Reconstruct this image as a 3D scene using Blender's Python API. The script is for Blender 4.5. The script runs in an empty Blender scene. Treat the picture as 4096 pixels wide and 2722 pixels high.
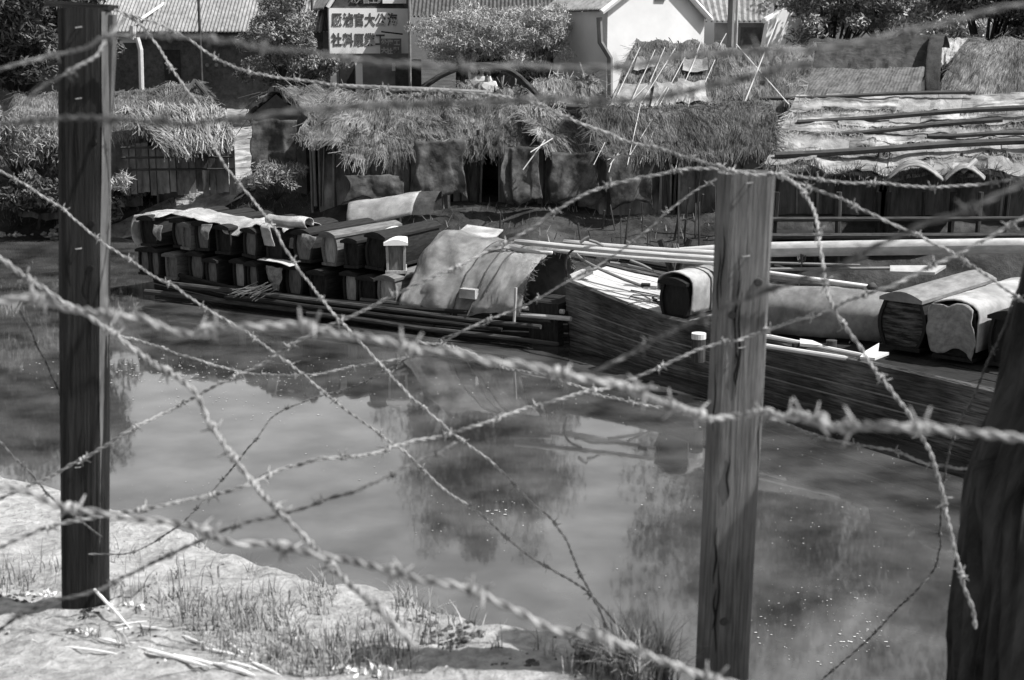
import bpy, math, random
import numpy as np
from mathutils import Vector, Matrix, Quaternion, noise as mnoise
random.seed(7); RNG = np.random.default_rng(11)
R = math.radians
# ------------------------------------------------------------------ camera, sky, sun
F_PX, CX, CY, CAMZ, PITCH = 5689.0, 2048.0, 1361.0, 5.0, R(12.0)
sc = bpy.context.scene
COL = sc.collection
cd = bpy.data.cameras.new('camera'); cam = bpy.data.objects.new('camera', cd); COL.objects.link(cam)
cam.location = (0, 0, CAMZ); cam.rotation_euler = (R(90) - PITCH, 0, 0)
cd.lens = 50; cd.sensor_width = 36; cd.clip_start = 0.05; cd.clip_end = 2000
cd.dof.use_dof = True; cd.dof.focus_distance = 17.0; cd.dof.aperture_fstop = 7.5; cd.dof.aperture_blades = 8
sc.camera = cam
SUN_EL = R(54); SUN_AZ = (0.975, -0.22)
wd = bpy.data.worlds.new("World"); sc.world = wd; wd.use_nodes = True
nt = wd.node_tree; nt.nodes.clear()
sky = nt.nodes.new('ShaderNodeTexSky'); sky.sky_type = 'NISHITA'; sky.sun_disc = False
sky.sun_elevation = SUN_EL; sky.sun_rotation = math.atan2(SUN_AZ[0], SUN_AZ[1]); sky.dust_density = 3.0
bw = nt.nodes.new('ShaderNodeVectorMath'); bw.operation = 'DOT_PRODUCT'; bw.inputs[1].default_value = (.15, .35, .75)   # blue-sensitive film
bg = nt.nodes.new('ShaderNodeBackground'); bg.inputs[1].default_value = 0.15
wo = nt.nodes.new('ShaderNodeOutputWorld')
nt.links.new(sky.outputs[0], bw.inputs[0])
_tc = nt.nodes.new('ShaderNodeTexCoord'); _cn = nt.nodes.new('ShaderNodeTexNoise'); _cn.inputs['Scale'].default_value = 2.2; _cn.inputs['Detail'].default_value = 5
_dt = nt.nodes.new('ShaderNodeVectorMath'); _dt.operation = 'DOT_PRODUCT'; _dt.inputs[1].default_value = (0, .93, .36)
_mr = nt.nodes.new('ShaderNodeMapRange'); _mr.interpolation_type = 'SMOOTHSTEP'; _mr.inputs[1].default_value = .72; _mr.inputs[2].default_value = .96; _mr.inputs[3].default_value = 0; _mr.inputs[4].default_value = .68  # added bright patch of unseen sky ahead, lifts the water reflection
_m1 = nt.nodes.new('ShaderNodeMath'); _m1.operation = 'MULTIPLY_ADD'; _m1.inputs[1].default_value = .9; _m1.inputs[2].default_value = .55
_m2 = nt.nodes.new('ShaderNodeMath'); _m2.operation = 'MULTIPLY'; _m3 = nt.nodes.new('ShaderNodeMath'); _m3.operation = 'ADD'; _m3.inputs[1].default_value = .43
_m4 = nt.nodes.new('ShaderNodeMath'); _m4.operation = 'MULTIPLY'
nt.links.new(_tc.outputs['Generated'], _cn.inputs['Vector']); nt.links.new(_tc.outputs['Generated'], _dt.inputs[0]); nt.links.new(_dt.outputs['Value'], _mr.inputs[0])
nt.links.new(_cn.outputs['Fac'], _m1.inputs[0]); nt.links.new(_m1.outputs[0], _m2.inputs[0]); nt.links.new(_mr.outputs[0], _m2.inputs[1]); nt.links.new(_m2.outputs[0], _m3.inputs[0])
nt.links.new(bw.outputs['Value'], _m4.inputs[0]); nt.links.new(_m3.outputs[0], _m4.inputs[1]); nt.links.new(_m4.outputs[0], bg.inputs[0]); nt.links.new(bg.outputs[0], wo.inputs[0])
sl = bpy.data.lights.new('sun', 'SUN'); sl.energy = 4.6; sl.angle = R(0.5); sl.color = (1, 0.99, 0.98)
so = bpy.data.objects.new('sun', sl); COL.objects.link(so)
_k = math.cos(SUN_EL) / math.hypot(*SUN_AZ)
SDIR = Vector((SUN_AZ[0] * _k, SUN_AZ[1] * _k, math.sin(SUN_EL)))
so.rotation_euler = (-SDIR).to_track_quat('-Z', 'Y').to_euler(); so.location = SDIR * 60
sc.view_settings.view_transform = 'Standard'; sc.view_settings.look = 'None'
sc.view_settings.exposure = 0.5; sc.view_settings.gamma = 1.0
# ------------------------------------------------------------------ pixel helpers (photo pixels, 4096 wide)
_cp, _sp = math.cos(PITCH), math.sin(PITCH)
def ray(px, py):
    a = (px - CX) / F_PX; b = (CY - py) / F_PX
    return Vector((a, _cp + b * _sp, -_sp + b * _cp))
def P(px, py, Y):
    d = ray(px, py); t = Y / d.y
    return Vector((d.x * t, Y, CAMZ + d.z * t))
def Wz(px, py, z=0.0):
    d = ray(px, py); t = (z - CAMZ) / d.z
    return Vector((d.x * t, d.y * t, z))
# ------------------------------------------------------------------ terrain
def NZ(z_y): return 3.92 - .14 * z_y
def near_plane(px, py):
    d = ray(px, py); t = (3.92 - CAMZ) / (d.z + .14 * d.y)
    return Vector((d.x * t, d.y * t, CAMZ + d.z * t))
_cr = [near_plane(a, b) for a, b in [(0, 1890), (237, 1955), (430, 2015), (593, 2070), (771, 2150), (1008, 2222), (1245, 2298), (1500, 2345), (1776, 2434), (1992, 2477), (2136, 2542), (2352, 2614), (2470, 2680)]]
_cx = np.array([-9, -4] + [p.x for p in _cr] + [.6, 1.2, 3, 8]); _cy = np.array([9, 7.6] + [p.y for p in _cr] + [3.05, 2.9, 2.9, 3])
_shx = [-60, -25, -13.3, -9.2, -5.5, -1.9, 2.3, 10, 60]; _shy = [60, 42, 37, 36, 33, 30.3, 29.4, 27.6, 20]
def crest(x): return float(np.interp(x, _cx, _cy))
def shore(x): return float(np.interp(x, _shx, _shy))
def nz(x, y, z=0.0, o=3): return mnoise.fractal(Vector((x, y, z)), 1.0, 2.0, o)
def Hn(x, y):
    c = crest(x) + nz(x * 2.2, y * .5, 3) * .09
    base = NZ(min(y, c)) if y > 0 else NZ(0)
    h = base + nz(x * 1.6, y * 1.6) * .04 + nz(x * 7, y * 7, 5) * .02 + nz(x * 22, y * 22, 9, 2) * .009
    if y > c - .25:
        e = y - c
        h -= .8 * (e + math.sqrt(e * e + .0004)) / 2
    return max(h, -.8)
def Hf(x, y):
    e = y - shore(x) - nz(x * .5, y * .3, 2) * .5
    h = float(np.interp(e, [-3, 0, .7, 2.2, 6, 13, 18, 40, 500], [-1, 0, .55, 1.15, 1.4, 2.0, 2.25, 2.3, 2.4]))
    return h + nz(x * .8, y * .8) * .1 + nz(x * 3, y * 3, 4) * .04
def near_hit(px, py):
    d = ray(px, py); t = 2.0
    while t < 15:
        p = Vector((0, 0, CAMZ)) + d * t
        if p.z < Hn(p.x, p.y): return p
        t += .02
    return None
# ------------------------------------------------------------------ materials (all neutral: black-and-white scene)
_M = {}
def nd(t, k, **kw):
    n = t.nodes.new(k)
    for a, b in kw.items(): setattr(n, a, b)
    return n
def mat(name, lo, hi, coord='Object', sc3=(1, 1, 1), ns=4.0, detail=8, rough=.9, bump=.3, bd=.02, big=None, spec=.3, contrast=(.35, .65), straw=False, weave=0, stripes=0, metal=0):
    if name in _M: return _M[name]
    m = bpy.data.materials.new(name); m.use_nodes = True; t = m.node_tree; b = t.nodes['Principled BSDF']
    b.inputs['Roughness'].default_value = rough; b.inputs['Specular IOR Level'].default_value = spec; b.inputs['Metallic'].default_value = metal
    tc = nd(t, 'ShaderNodeTexCoord'); mp = nd(t, 'ShaderNodeMapping'); mp.inputs['Scale'].default_value = sc3
    t.links.new(tc.outputs[coord], mp.inputs[0])
    n = nd(t, 'ShaderNodeTexNoise'); n.inputs['Scale'].default_value = ns; n.inputs['Detail'].default_value = detail; n.inputs['Roughness'].default_value = .65
    t.links.new(mp.outputs[0], n.inputs['Vector'])
    r = nd(t, 'ShaderNodeValToRGB'); e = r.color_ramp.elements
    e[0].position, e[1].position = contrast; e[0].color = (lo, lo, lo, 1); e[1].color = (hi, hi, hi, 1)
    src = n.outputs['Fac']
    if straw:
        sx = nd(t, 'ShaderNodeSeparateXYZ'); t.links.new(tc.outputs['UV'], sx.inputs[0])
        mx = nd(t, 'ShaderNodeMath', operation='MULTIPLY_ADD'); mx.inputs[1].default_value = .75; mx.inputs[2].default_value = 0
        t.links.new(sx.outputs[0], mx.inputs[0])
        m2 = nd(t, 'ShaderNodeMath', operation='MULTIPLY_ADD'); m2.inputs[1].default_value = .35
        t.links.new(n.outputs['Fac'], m2.inputs[0]); t.links.new(mx.outputs[0], m2.inputs[2]); src = m2.outputs[0]
        e[0].position, e[1].position = .1, .95
    t.links.new(src, r.inputs[0]); col = r.outputs[0]; hgt = src
    if weave or stripes:
        w = nd(t, 'ShaderNodeTexWave'); w.wave_type = 'BANDS'; w.bands_direction = 'X'; w.inputs['Scale'].default_value = weave or stripes
        w.inputs['Distortion'].default_value = 1.2; w.inputs['Detail'].default_value = 3
        t.links.new(mp.outputs[0], w.inputs['Vector'])
        mm = nd(t, 'ShaderNodeMixRGB', blend_type='MULTIPLY'); mm.inputs[0].default_value = .35
        wr = nd(t, 'ShaderNodeValToRGB'); wr.color_ramp.elements[0].color = (.35, .35, .35, 1); t.links.new(w.outputs['Fac'], wr.inputs[0])
        t.links.new(col, mm.inputs[1]); t.links.new(wr.outputs[0], mm.inputs[2]); col = mm.outputs[0]
        ad = nd(t, 'ShaderNodeMath', operation='ADD'); t.links.new(w.outputs['Fac'], ad.inputs[0]); t.links.new(src, ad.inputs[1]); hgt = ad.outputs[0]
    if big:
        n2 = nd(t, 'ShaderNodeTexNoise'); n2.inputs['Scale'].default_value = big[0]; n2.inputs['Detail'].default_value = 5
        t.links.new(tc.outputs['Object'], n2.inputs['Vector'])
        r2 = nd(t, 'ShaderNodeValToRGB'); e2 = r2.color_ramp.elements; e2[0].position = .4; e2[1].position = .6
        e2[0].color = (big[1],) * 3 + (1,); e2[1].color = (1, 1, 1, 1); t.links.new(n2.outputs['Fac'], r2.inputs[0])
        m3 = nd(t, 'ShaderNodeMixRGB', blend_type='MULTIPLY'); m3.inputs[0].default_value = 1
        t.links.new(col, m3.inputs[1]); t.links.new(r2.outputs[0], m3.inputs[2]); col = m3.outputs[0]
    t.links.new(col, b.inputs['Base Color'])
    if bump:
        bp = nd(t, 'ShaderNodeBump'); bp.inputs['Strength'].default_value = bump; bp.inputs['Distance'].default_value = bd
        t.links.new(hgt, bp.inputs['Height']); t.links.new(bp.outputs[0], b.inputs['Normal'])
    _M[name] = m
    return m
SOIL = mat('dry_soil', .3, .56, ns=26, detail=14, bump=1, bd=.03, big=(5.0, .78))
FSOIL = mat('shaded_bank_soil', .02, .1, ns=1.6, detail=12, bump=1, bd=.15, big=(.35, .5), contrast=(.38, .68))  # soil kept dark: shadow behind the boats put into its colour
STRAW = mat('straw', .07, .36, straw=True, ns=1.2, bump=0, rough=.8, big=(1.1, .45))
STRAW_L = mat('pale_straw', .12, .55, straw=True, ns=1.2, bump=0, rough=.8, big=(1.2, .45))
STRAW_D = mat('old_straw', .04, .22, straw=True, ns=1.2, bump=0, rough=.9, big=(1.0, .5))
THB = mat('thatch_under', .05, .4, coord='UV', sc3=(14, 1.2, 1), ns=3, detail=12, bump=1, bd=.07, big=(1.0, .5), contrast=(.36, .66))
MATT = mat('reed_mat', .3, .55, coord='UV', ns=3, detail=10, bump=.35, bd=.01, weave=55, big=(1.1, .6), sc3=(1, 1, 1))
MATP = mat('pale_reed_mat', .55, .85, coord='UV', ns=4, detail=12, bump=.6, bd=.02, big=(2.2, .62), weave=60)
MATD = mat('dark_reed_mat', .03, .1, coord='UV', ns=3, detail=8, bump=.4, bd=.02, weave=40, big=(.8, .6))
MUDW = mat('mat_wall', .1, .36, ns=2.2, detail=10, bump=.6, bd=.05, big=(.6, .45), sc3=(1.5, 1.5, .6))
WOODD = mat('dark_wood', .005, .028, coord='UV', sc3=(1, 6, 1), ns=4, detail=10, bump=.6, bd=.012, rough=.85)
WOODM = mat('weathered_wood', .02, .085, coord='UV', sc3=(1, 7, 1), ns=3, detail=10, bump=.6, bd=.012, rough=.85)
WOODL = mat('pale_wood', .3, .6, coord='UV', sc3=(1, 7, 1), ns=3, detail=10, bump=.4, bd=.01, rough=.75)
POST_D = mat('tarred_post_wood', .003, .055, coord='UV', sc3=(1.2, 30, 1), ns=3.2, detail=12, bump=1, bd=.02, rough=.8, contrast=(.35, .8), big=(5, .6))
POST_G = mat('grey_post_wood', .09, .27, coord='UV', sc3=(1.5, 34, 1), ns=4, detail=12, bump=1, bd=.012, rough=.85, big=(4, .6))
BARK = mat('bark', .007, .075, coord='UV', sc3=(1.3, 5, 1), ns=3, detail=12, bump=1, bd=.05, rough=.95)
BAMB = mat('bamboo', .38, .62, coord='UV', sc3=(1, 1, 1), ns=2, rough=.5, bump=.2, spec=.5)
BAMD = mat('old_bamboo', .03, .09, coord='UV', ns=2, rough=.7, bump=.2)
BAMM = mat('grey_bamboo', .14, .3, coord='UV', ns=2, rough=.7, bump=.2)
WIRE = mat('galvanised_wire', .14, .44, ns=60, detail=3, rough=.5, bump=.2, bd=.001, spec=.6, big=(2.0, .75))
WIREN = mat('dull_wire', .08, .24, ns=40, detail=3, rough=.6, bump=.2, bd=.001, spec=.4)
WIRED = mat('shaded_wire', .05, .16, ns=60, detail=3, rough=.7, bump=.2, bd=.001)  # same galvanised wire, darkened to paint strands seen unlit against bright water
PLAST = mat('white_plaster', .8, .9, ns=.9, detail=10, bump=.1, bd=.01, big=(.35, .84))
PLASTG = mat('grey_plaster', .2, .34, ns=1.2, detail=10, bump=.1, big=(.3, .7))
BRICKD = mat('dark_brick', .055, .12, ns=6, detail=10, bump=.2, big=(.3, .7))
TILE = mat('roof_tile', .2, .38, ns=5, detail=8, bump=.2, big=(.5, .8))
TRIMW = mat('white_trim', .75, .85, ns=3, bump=0)
BLACK = mat('black_paint', .015, .03, ns=5, bump=0)
INK = mat('ink', .05, .12, ns=12, bump=0)
ROPE = mat('rope', .05, .14, ns=30, bump=.3)
IRON = mat('rusty_iron', .01, .04, ns=20, bump=.4, rough=.6)
LEAFD = mat('dark_leaf', .02, .15, straw=True, ns=.6, bump=0, rough=.6)
LEAFM = mat('mid_leaf', .07, .38, straw=True, ns=.6, bump=0, rough=.55)
LEAFL = mat('pale_leaf', .2, .6, straw=True, ns=.5, bump=0, rough=.55)
GRASS = mat('grass_blade', .03, .42, straw=True, ns=2, bump=0, rough=.6)
SKIN = mat('skin', .25, .32, ns=20, bump=0); CLOTHW = mat('white_cloth', .55, .7, ns=8, bump=.1); CLOTHD = mat('dark_cloth', .04, .08, ns=8, bump=.1)
HAIR = mat('hair', .01, .02, ns=20, bump=0)
def water_mat():
    m = bpy.data.materials.new('creek_water'); m.use_nodes = True; t = m.node_tree; b = t.nodes['Principled BSDF']
    b.inputs['Base Color'].default_value = (.075, .075, .075, 1); b.inputs['Roughness'].default_value = .038
    b.inputs['IOR'].default_value = 1.75; b.inputs['Specular IOR Level'].default_value = .5
    tc = nd(t, 'ShaderNodeTexCoord'); hs = []
    for s3, sc_, amt in (((1, .45, 1), 3.2, .35), ((1, .3, 1), 14.0, .12)):
        mp = nd(t, 'ShaderNodeMapping'); mp.inputs['Scale'].default_value = s3; t.links.new(tc.outputs['Object'], mp.inputs[0])
        n = nd(t, 'ShaderNodeTexNoise'); n.inputs['Scale'].default_value = sc_; n.inputs['Detail'].default_value = 3; t.links.new(mp.outputs[0], n.inputs['Vector'])
        mu = nd(t, 'ShaderNodeMath', operation='MULTIPLY'); mu.inputs[1].default_value = amt; t.links.new(n.outputs['Fac'], mu.inputs[0]); hs.append(mu)
    # patches of moved water
    npatch = nd(t, 'ShaderNodeTexNoise'); npatch.inputs['Scale'].default_value = .35; npatch.inputs['Detail'].default_value = 4; t.links.new(tc.outputs['Object'], npatch.inputs['Vector'])
    rp = nd(t, 'ShaderNodeValToRGB'); rp.color_ramp.elements[0].position = .42; rp.color_ramp.elements[1].position = .7; rp.color_ramp.elements[0].color = (.08,) * 3 + (1,)
    t.links.new(npatch.outputs['Fac'], rp.inputs[0])
    ad = nd(t, 'ShaderNodeMath', operation='ADD'); t.links.new(hs[0].outputs[0], ad.inputs[0]); t.links.new(hs[1].outputs[0], ad.inputs[1])
    mu = nd(t, 'ShaderNodeMath', operation='MULTIPLY'); t.links.new(ad.outputs[0], mu.inputs[0]); t.links.new(rp.outputs[0], mu.inputs[1])
    bp = nd(t, 'ShaderNodeBump'); bp.inputs['Strength'].default_value = .3; bp.inputs['Distance'].default_value = .010
    t.links.new(mu.outputs[0], bp.inputs['Height']); t.links.new(bp.outputs[0], b.inputs['Normal'])
    # scum film
    n3 = nd(t, 'ShaderNodeTexNoise'); n3.inputs['Scale'].default_value = 1.1; n3.inputs['Detail'].default_value = 10; t.links.new(tc.outputs['Object'], n3.inputs['Vector'])
    r3 = nd(t, 'ShaderNodeValToRGB'); r3.color_ramp.elements[0].position = .35; r3.color_ramp.elements[1].position = .75
    r3.color_ramp.elements[0].color = (.02,) * 3 + (1,); r3.color_ramp.elements[1].color = (.11,) * 3 + (1,)
    t.links.new(n3.outputs['Fac'], r3.inputs[0]); t.links.new(r3.outputs[0], b.inputs['Base Color'])
    return m
WATER = water_mat()
# ------------------------------------------------------------------ mesh builder
class MB:
    def __init__(s): s.v = []; s.f = []; s.uv = []; s.n = 0; s.mi = []
    def add(s, vs, fs, uvs=None, mi=0):
        vs = np.asarray([tuple(p) for p in vs] if not isinstance(vs, np.ndarray) else vs, dtype=float)
        s.v.append(vs)
        if uvs is None: uvs = [(0, 0)] * len(vs)
        uvs = np.asarray(uvs, dtype=float)
        for f in fs:
            s.f.append(tuple(i + s.n for i in f)); s.mi.append(mi)
        s.uv.append(uvs); s.n += len(vs); return s
    def quads(s, V, tone, mi=0):                       # V (n,4,3)
        n = len(V); s.v.append(V.reshape(-1, 3)); s.uv.append(np.repeat(np.stack([tone, tone], 1), 4, 0))
        idx = np.arange(n * 4).reshape(-1, 4) + s.n
        s.f += [tuple(r) for r in idx.tolist()]; s.mi += [mi] * n; s.n += n * 4; return s
    def box(s, c, size, rz=0, R3=None, mi=0):
        c = Vector(c); M = R3 if R3 is not None else Matrix.Rotation(rz, 3, 'Z'); h = [d / 2 for d in size]
        ax = max(range(3), key=lambda i: size[i])
        for a in range(3):
            b_, c_ = [(1, 2), (2, 0), (0, 1)][a]
            for sg in (-1, 1):
                q = []; uv = []
                for u, w in ((-1, -1), (1, -1), (1, 1), (-1, 1)):
                    p = [0, 0, 0]; p[a] = sg * h[a]; p[b_] = u * h[b_]; p[c_] = w * h[c_]
                    q.append(c + M @ Vector(p))
                    l = p[ax] if ax != a else p[b_]; o = [p[k] for k in range(3) if k != a and k != ax]
                    uv.append((l + c.x + c.y, (o[0] if o else 0) + a * .37 + c.z))
                s.add(q, [(0, 1, 2, 3) if sg > 0 else (3, 2, 1, 0)], uv, mi)
        return s
    def tube(s, pts, rad, n=8, cap=True, mi=0):
        pts = [Vector(p) for p in pts]
        rad = [rad] * len(pts) if not hasattr(rad, '__len__') else rad
        vs = []; uv = []; L = 0; up = Vector((.13, .21, 1)).normalized(); tot = sum((pts[i + 1] - pts[i]).length for i in range(len(pts) - 1))
        if abs((pts[-1] - pts[0]).normalized().dot(up)) > .9: up = Vector((1, .2, .1)).normalized()
        for i, p in enumerate(pts):
            t = (pts[min(i + 1, len(pts) - 1)] - pts[max(i - 1, 0)]).normalized()
            a = t.cross(up).normalized(); b = t.cross(a)
            if i: L += (p - pts[i - 1]).length
            for k in range(n + 1):
                th = 2 * math.pi * k / n
                vs.append(p + (a * math.cos(th) + b * math.sin(th)) * rad[i]); uv.append((L, k / n * 2 * math.pi * rad[0]))
        fs = [(i * (n + 1) + k, i * (n + 1) + k + 1, (i + 1) * (n + 1) + k + 1, (i + 1) * (n + 1) + k) for i in range(len(pts) - 1) for k in range(n)]
        if cap: fs += [tuple(range(n - 1, -1, -1)), tuple((len(pts) - 1) * (n + 1) + k for k in range(n))]
        return s.add(vs, fs, uv, mi)
    def grid(s, G, uvs=None, mi=0, flip=False):        # G[i][j]
        ni, nj = len(G), len(G[0]); vs = [G[i][j] for i in range(ni) for j in range(nj)]
        if uvs is None:
            uvs = []; 
            for i in range(ni):
                L = 0
                for j in range(nj):
                    if j: L += (Vector(G[i][j]) - Vector(G[i][j - 1])).length
                    uvs.append((L, i * (Vector(G[-1][0]) - Vector(G[0][0])).length / max(ni - 1, 1)))
        fs = [(i * nj + j, i * nj + j + 1, (i + 1) * nj + j + 1, (i + 1) * nj + j) for i in range(ni - 1) for j in range(nj - 1)]
        if flip: fs = [f[::-1] for f in fs]
        return s.add(vs, fs, uvs, mi)
    def build(s, name, m, parent=None, local=False, smooth=False, origin=None):
        V = np.concatenate(s.v) if s.v else np.zeros((0, 3)); off = np.zeros(3)
        if parent is not None and not local: off = np.array(world_loc(parent))
        elif parent is None: off = np.array(origin if origin is not None else ((V.min(0) + V.max(0)) / 2 * [1, 1, 0] + [0, 0, V[:, 2].min()]))
        if local and parent is None: off = np.zeros(3)
        V = V - off
        me = bpy.data.meshes.new(name); me.from_pydata(V.tolist(), [], s.f)
        ul = me.uv_layers.new(name='UVMap'); UV = np.concatenate(s.uv)
        li = np.zeros(len(me.loops), dtype=np.int32); me.loops.foreach_get('vertex_index', li)
        ul.data.foreach_set('uv', UV[li].astype(np.float32).ravel())
        for mm in (m if isinstance(m, (list, tuple)) else [m]): me.materials.append(mm)
        if isinstance(m, (list, tuple)): me.polygons.foreach_set('material_index', s.mi)
        if smooth: me.polygons.foreach_set('use_smooth', [True] * len(me.polygons))
        me.update()
        o = bpy.data.objects.new(name, me); COL.objects.link(o)
        if parent is not None: o.parent = parent
        else: o.location = off
        return o
def world_loc(o):
    v = Vector((0, 0, 0))
    while o is not None: v = v + o.location; o = o.parent
    return v
def tag(o, label=None, cat=None, group=None, kind=None):
    if label: o['label'] = label
    if cat: o['category'] = cat
    if group: o['group'] = group
    if kind: o['kind'] = kind
    return o
def thing(name, label, cat, loc, rz=0, group=None):
    o = bpy.data.objects.new(name, None); COL.objects.link(o); o.location = loc; o.rotation_euler = (0, 0, rz); o.empty_display_size = .2
    return tag(o, label, cat, group)
def lerp(a, b, t): return Vector(a) * (1 - t) + Vector(b) * t
def catmull(pts, step):
    pts = [Vector(p) for p in pts]; pts = [pts[0] * 2 - pts[1]] + pts + [pts[-1] * 2 - pts[-2]]; out = []
    for i in range(1, len(pts) - 2):
        p0, p1, p2, p3 = pts[i - 1:i + 3]; n = max(1, int((p2 - p1).length / step))
        for k in range(n):
            t = k / n
            out.append(.5 * ((2 * p1) + (p2 - p0) * t + (2 * p0 - 5 * p1 + 4 * p2 - p3) * t * t + (3 * p1 - p0 - 3 * p2 + p3) * t ** 3))
    out.append(pts[-2]); return out
# blades on a surface S(u,v)->pos ; numpy
def blades(mb, S, n, L=(.25, .6), w=.02, lift=.1, jit=.5, u0=0, u1=1, v0=0, v1=1, mi=0, curl=.0):
    U = RNG.uniform(u0, u1, n); Vv = RNG.uniform(v0, v1, n)
    Q = []; T = []
    for u, v in zip(U, Vv):
        p = Vector(S(u, v)); q = Vector(S(u, min(v + .04, 1.04))); d = (q - p)
        if d.length < 1e-6: continue
        d.normalize(); a = Vector(S(min(u + .02, 1), v)) - Vector(S(max(u - .02, 0), v)); a.normalize()
        nn = a.cross(d).normalized(); 
        if nn.z < 0: nn = -nn
        l = random.uniform(*L); dd = (d + a * (random.gauss(0, jit * .4) + 1.1 * jit * mnoise.noise(Vector((p.x * 1.3, p.z * 1.1, 3))) ) + nn * random.gauss(.03, .09) ).normalized()
        s = dd.cross(nn).normalized(); s = (s + nn * random.gauss(0, .3)).normalized() * w * random.uniform(.6, 1.4) / 2
        b0 = p + nn * random.uniform(0, lift); e = b0 + dd * l + Vector((0, 0, -curl * l))
        Q.append([b0 - s, b0 + s, e + s * .5, e - s * .5]); T.append(random.random())
    if Q: mb.quads(np.array([[tuple(x) for x in q] for q in Q]), np.array(T), mi)
def ground_grid(name, xs, ys, H, m, label=None):
    mb = MB(); G = [[(x, y, H(x, y)) for x in xs] for y in ys]
    mb.grid(G, uvs=[(x, y) for y in ys for x in xs]); o = mb.build(name, m, smooth=True, origin=(0, 0, 0)); o['kind'] = 'structure'; return o
def dense(a, b, st, lo, hi, big=1.35):
    r = list(np.arange(a, b, st)); k = st
    x = a
    L = []
    while x > lo: k *= big; x -= k; L.append(x)
    k = st; x = r[-1]; Rr = []
    while x < hi: k *= big; x += k; Rr.append(x)
    return L[::-1] + r + Rr
ground_grid('near_bank', dense(-3.4, 2.2, .035, -40, 40), dense(1.2, 8.2, .035, -30, 16), Hn, SOIL)
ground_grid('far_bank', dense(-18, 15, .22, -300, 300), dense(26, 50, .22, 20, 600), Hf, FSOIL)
w_ = MB().grid([[(-300, 2, 0), (300, 2, 0)], [(-300, 75, 0), (300, 75, 0)]]).build('water', WATER, origin=(0, 0, 0)); w_['kind'] = 'structure'
# ------------------------------------------------------------------ fence posts and barbed wire
def post(name, label, top, bot, r, m, flat=.8, seed=0, lean_top=None):
    root = thing(name, label, 'fence post', bot)
    n = 40; K = 26; mb = MB(); ax = (top - bot)
    vs = []; uv = []
    for i in range(n + 1):
        t = i / n; c = bot + ax * t
        for k in range(K + 1):
            th = 2 * math.pi * k / K; kk = k % K
            rr = r * (1 + .035 * math.sin(2 * th + seed) + .05 * nz(math.cos(th) * 2.2 + seed, math.sin(th) * 2.2, t * 1.3) + .012 * nz(kk * 1.7 + seed, t * 9))
            x = math.cos(th) * rr; y = math.sin(th) * rr
            y = max(y, -r * flat)
            vs.append(c + Vector((x, y, 0))); uv.append((t * ax.length, k / K * 2 * math.pi * r))
    for k in range(K + 1): pass
    fs = [(i * (K + 1) + k, i * (K + 1) + k + 1, (i + 1) * (K + 1) + k + 1, (i + 1) * (K + 1) + k) for i in range(n) for k in range(K)]
    fs.append(tuple(n * (K + 1) + k for k in range(K)))
    mb.add(vs, fs, uv); mb.build('shaft', m, root, smooth=False)
    return root
pl_b = near_hit(333, 2400) or P(333, 2400, 4)
pl_t = P(338, 35, pl_b.y - .02); print('post', pl_b, pl_t)
scl = pl_b.y
root = post('fence_post', 'thick dark tarred timber fence post standing on the bank, nearer the left edge', pl_t, pl_b - Vector((0, 0, .12)), 95 / 5689 * scl * 1.0, POST_D, .75, 1)
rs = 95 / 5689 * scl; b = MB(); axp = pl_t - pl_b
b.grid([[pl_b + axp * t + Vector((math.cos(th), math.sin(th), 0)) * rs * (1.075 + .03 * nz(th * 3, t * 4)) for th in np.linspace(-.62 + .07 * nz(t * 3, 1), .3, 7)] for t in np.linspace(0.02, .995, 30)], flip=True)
b.build('lit_edge_strip', mat('painted_lit_edge', .05, .17, coord='UV', sc3=(8, 1, 1), ns=3, detail=10, bump=.8, bd=.01), root)  # lighter strip paints the sunlit right edge of the post
b = MB(); q0 = P(452, 60, scl - .03); q1 = P(440, 560, scl - .01)
b.tube([q0 + Vector((0, 0, .0)), lerp(q0, q1, .3), q1], [.012, .013, .004], 6); b.build('split_sliver', POST_G, root)
b = MB(); c = P(330, 24, scl); b.box(c, (.165, .1, .016), R3=Matrix.Rotation(R(4), 3, 'Y')); b.build('post_cap', POST_D, root)
PR = 3.2; pr_t = P(2985, 690, PR); pr_b = P(2880, 2840, PR)
proot2 = post('fence_post', 'grey weathered timber fence post leaning slightly, nearer the middle of the fence', pr_t, pr_b, 118 / 5689 * PR, POST_G, .72, 5)
def post_details(root, top, bot, r, m_dark, n, seed, ys):
    rr = random.Random(seed); ax = top - bot
    for k in range(n):
        t0 = rr.uniform(.05, .85); th = rr.uniform(-2.6, -.5); l = rr.uniform(.08, .3) / ax.length; mb = MB(); pts = []
        for j in range(8):
            t = t0 + l * j / 7; a = th + .05 * math.sin(j * 1.3 + k); pts.append(bot + ax * t + Vector((math.cos(a) * r * 1.0, max(math.sin(a) * r * 1.0, -r * .76), 0)))
        mb.tube(pts, [.0005, .0016, .0024, .0028, .0026, .002, .0012, .0004], 5); mb.build('crack', BLACKW, root)
    for k in range(3):
        t0 = rr.uniform(.15, .9); a = rr.uniform(-2.2, -.9); c = bot + ax * t0 + Vector((math.cos(a) * r * .97, max(math.sin(a) * r, -r * .745), 0)); mb = MB()
        mb.tube([c + Vector((0, -.0035, 0)), c + Vector((0, .004, 0))], [.008, .012], 10); mb.build('knot', m_dark, root)
    for y in ys:
        mb = MB(); c = bot + ax * y + Vector((0, -r * .78, 0)); mb.tube([c + Vector((-.008, .006, .0)), c + Vector((-.007, -.006, 0)), c + Vector((.007, -.006, .002)), c + Vector((.008, .006, .002))], .0016, 5); mb.build('staple', WIRE, root)
BLACKW = mat('crack_shadow_wood', .003, .012, ns=30, bump=0)
post_details(root, pl_t, pl_b, rs * .985, BLACKW, 16, 3, (.97, .62, .25, .86))
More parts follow.
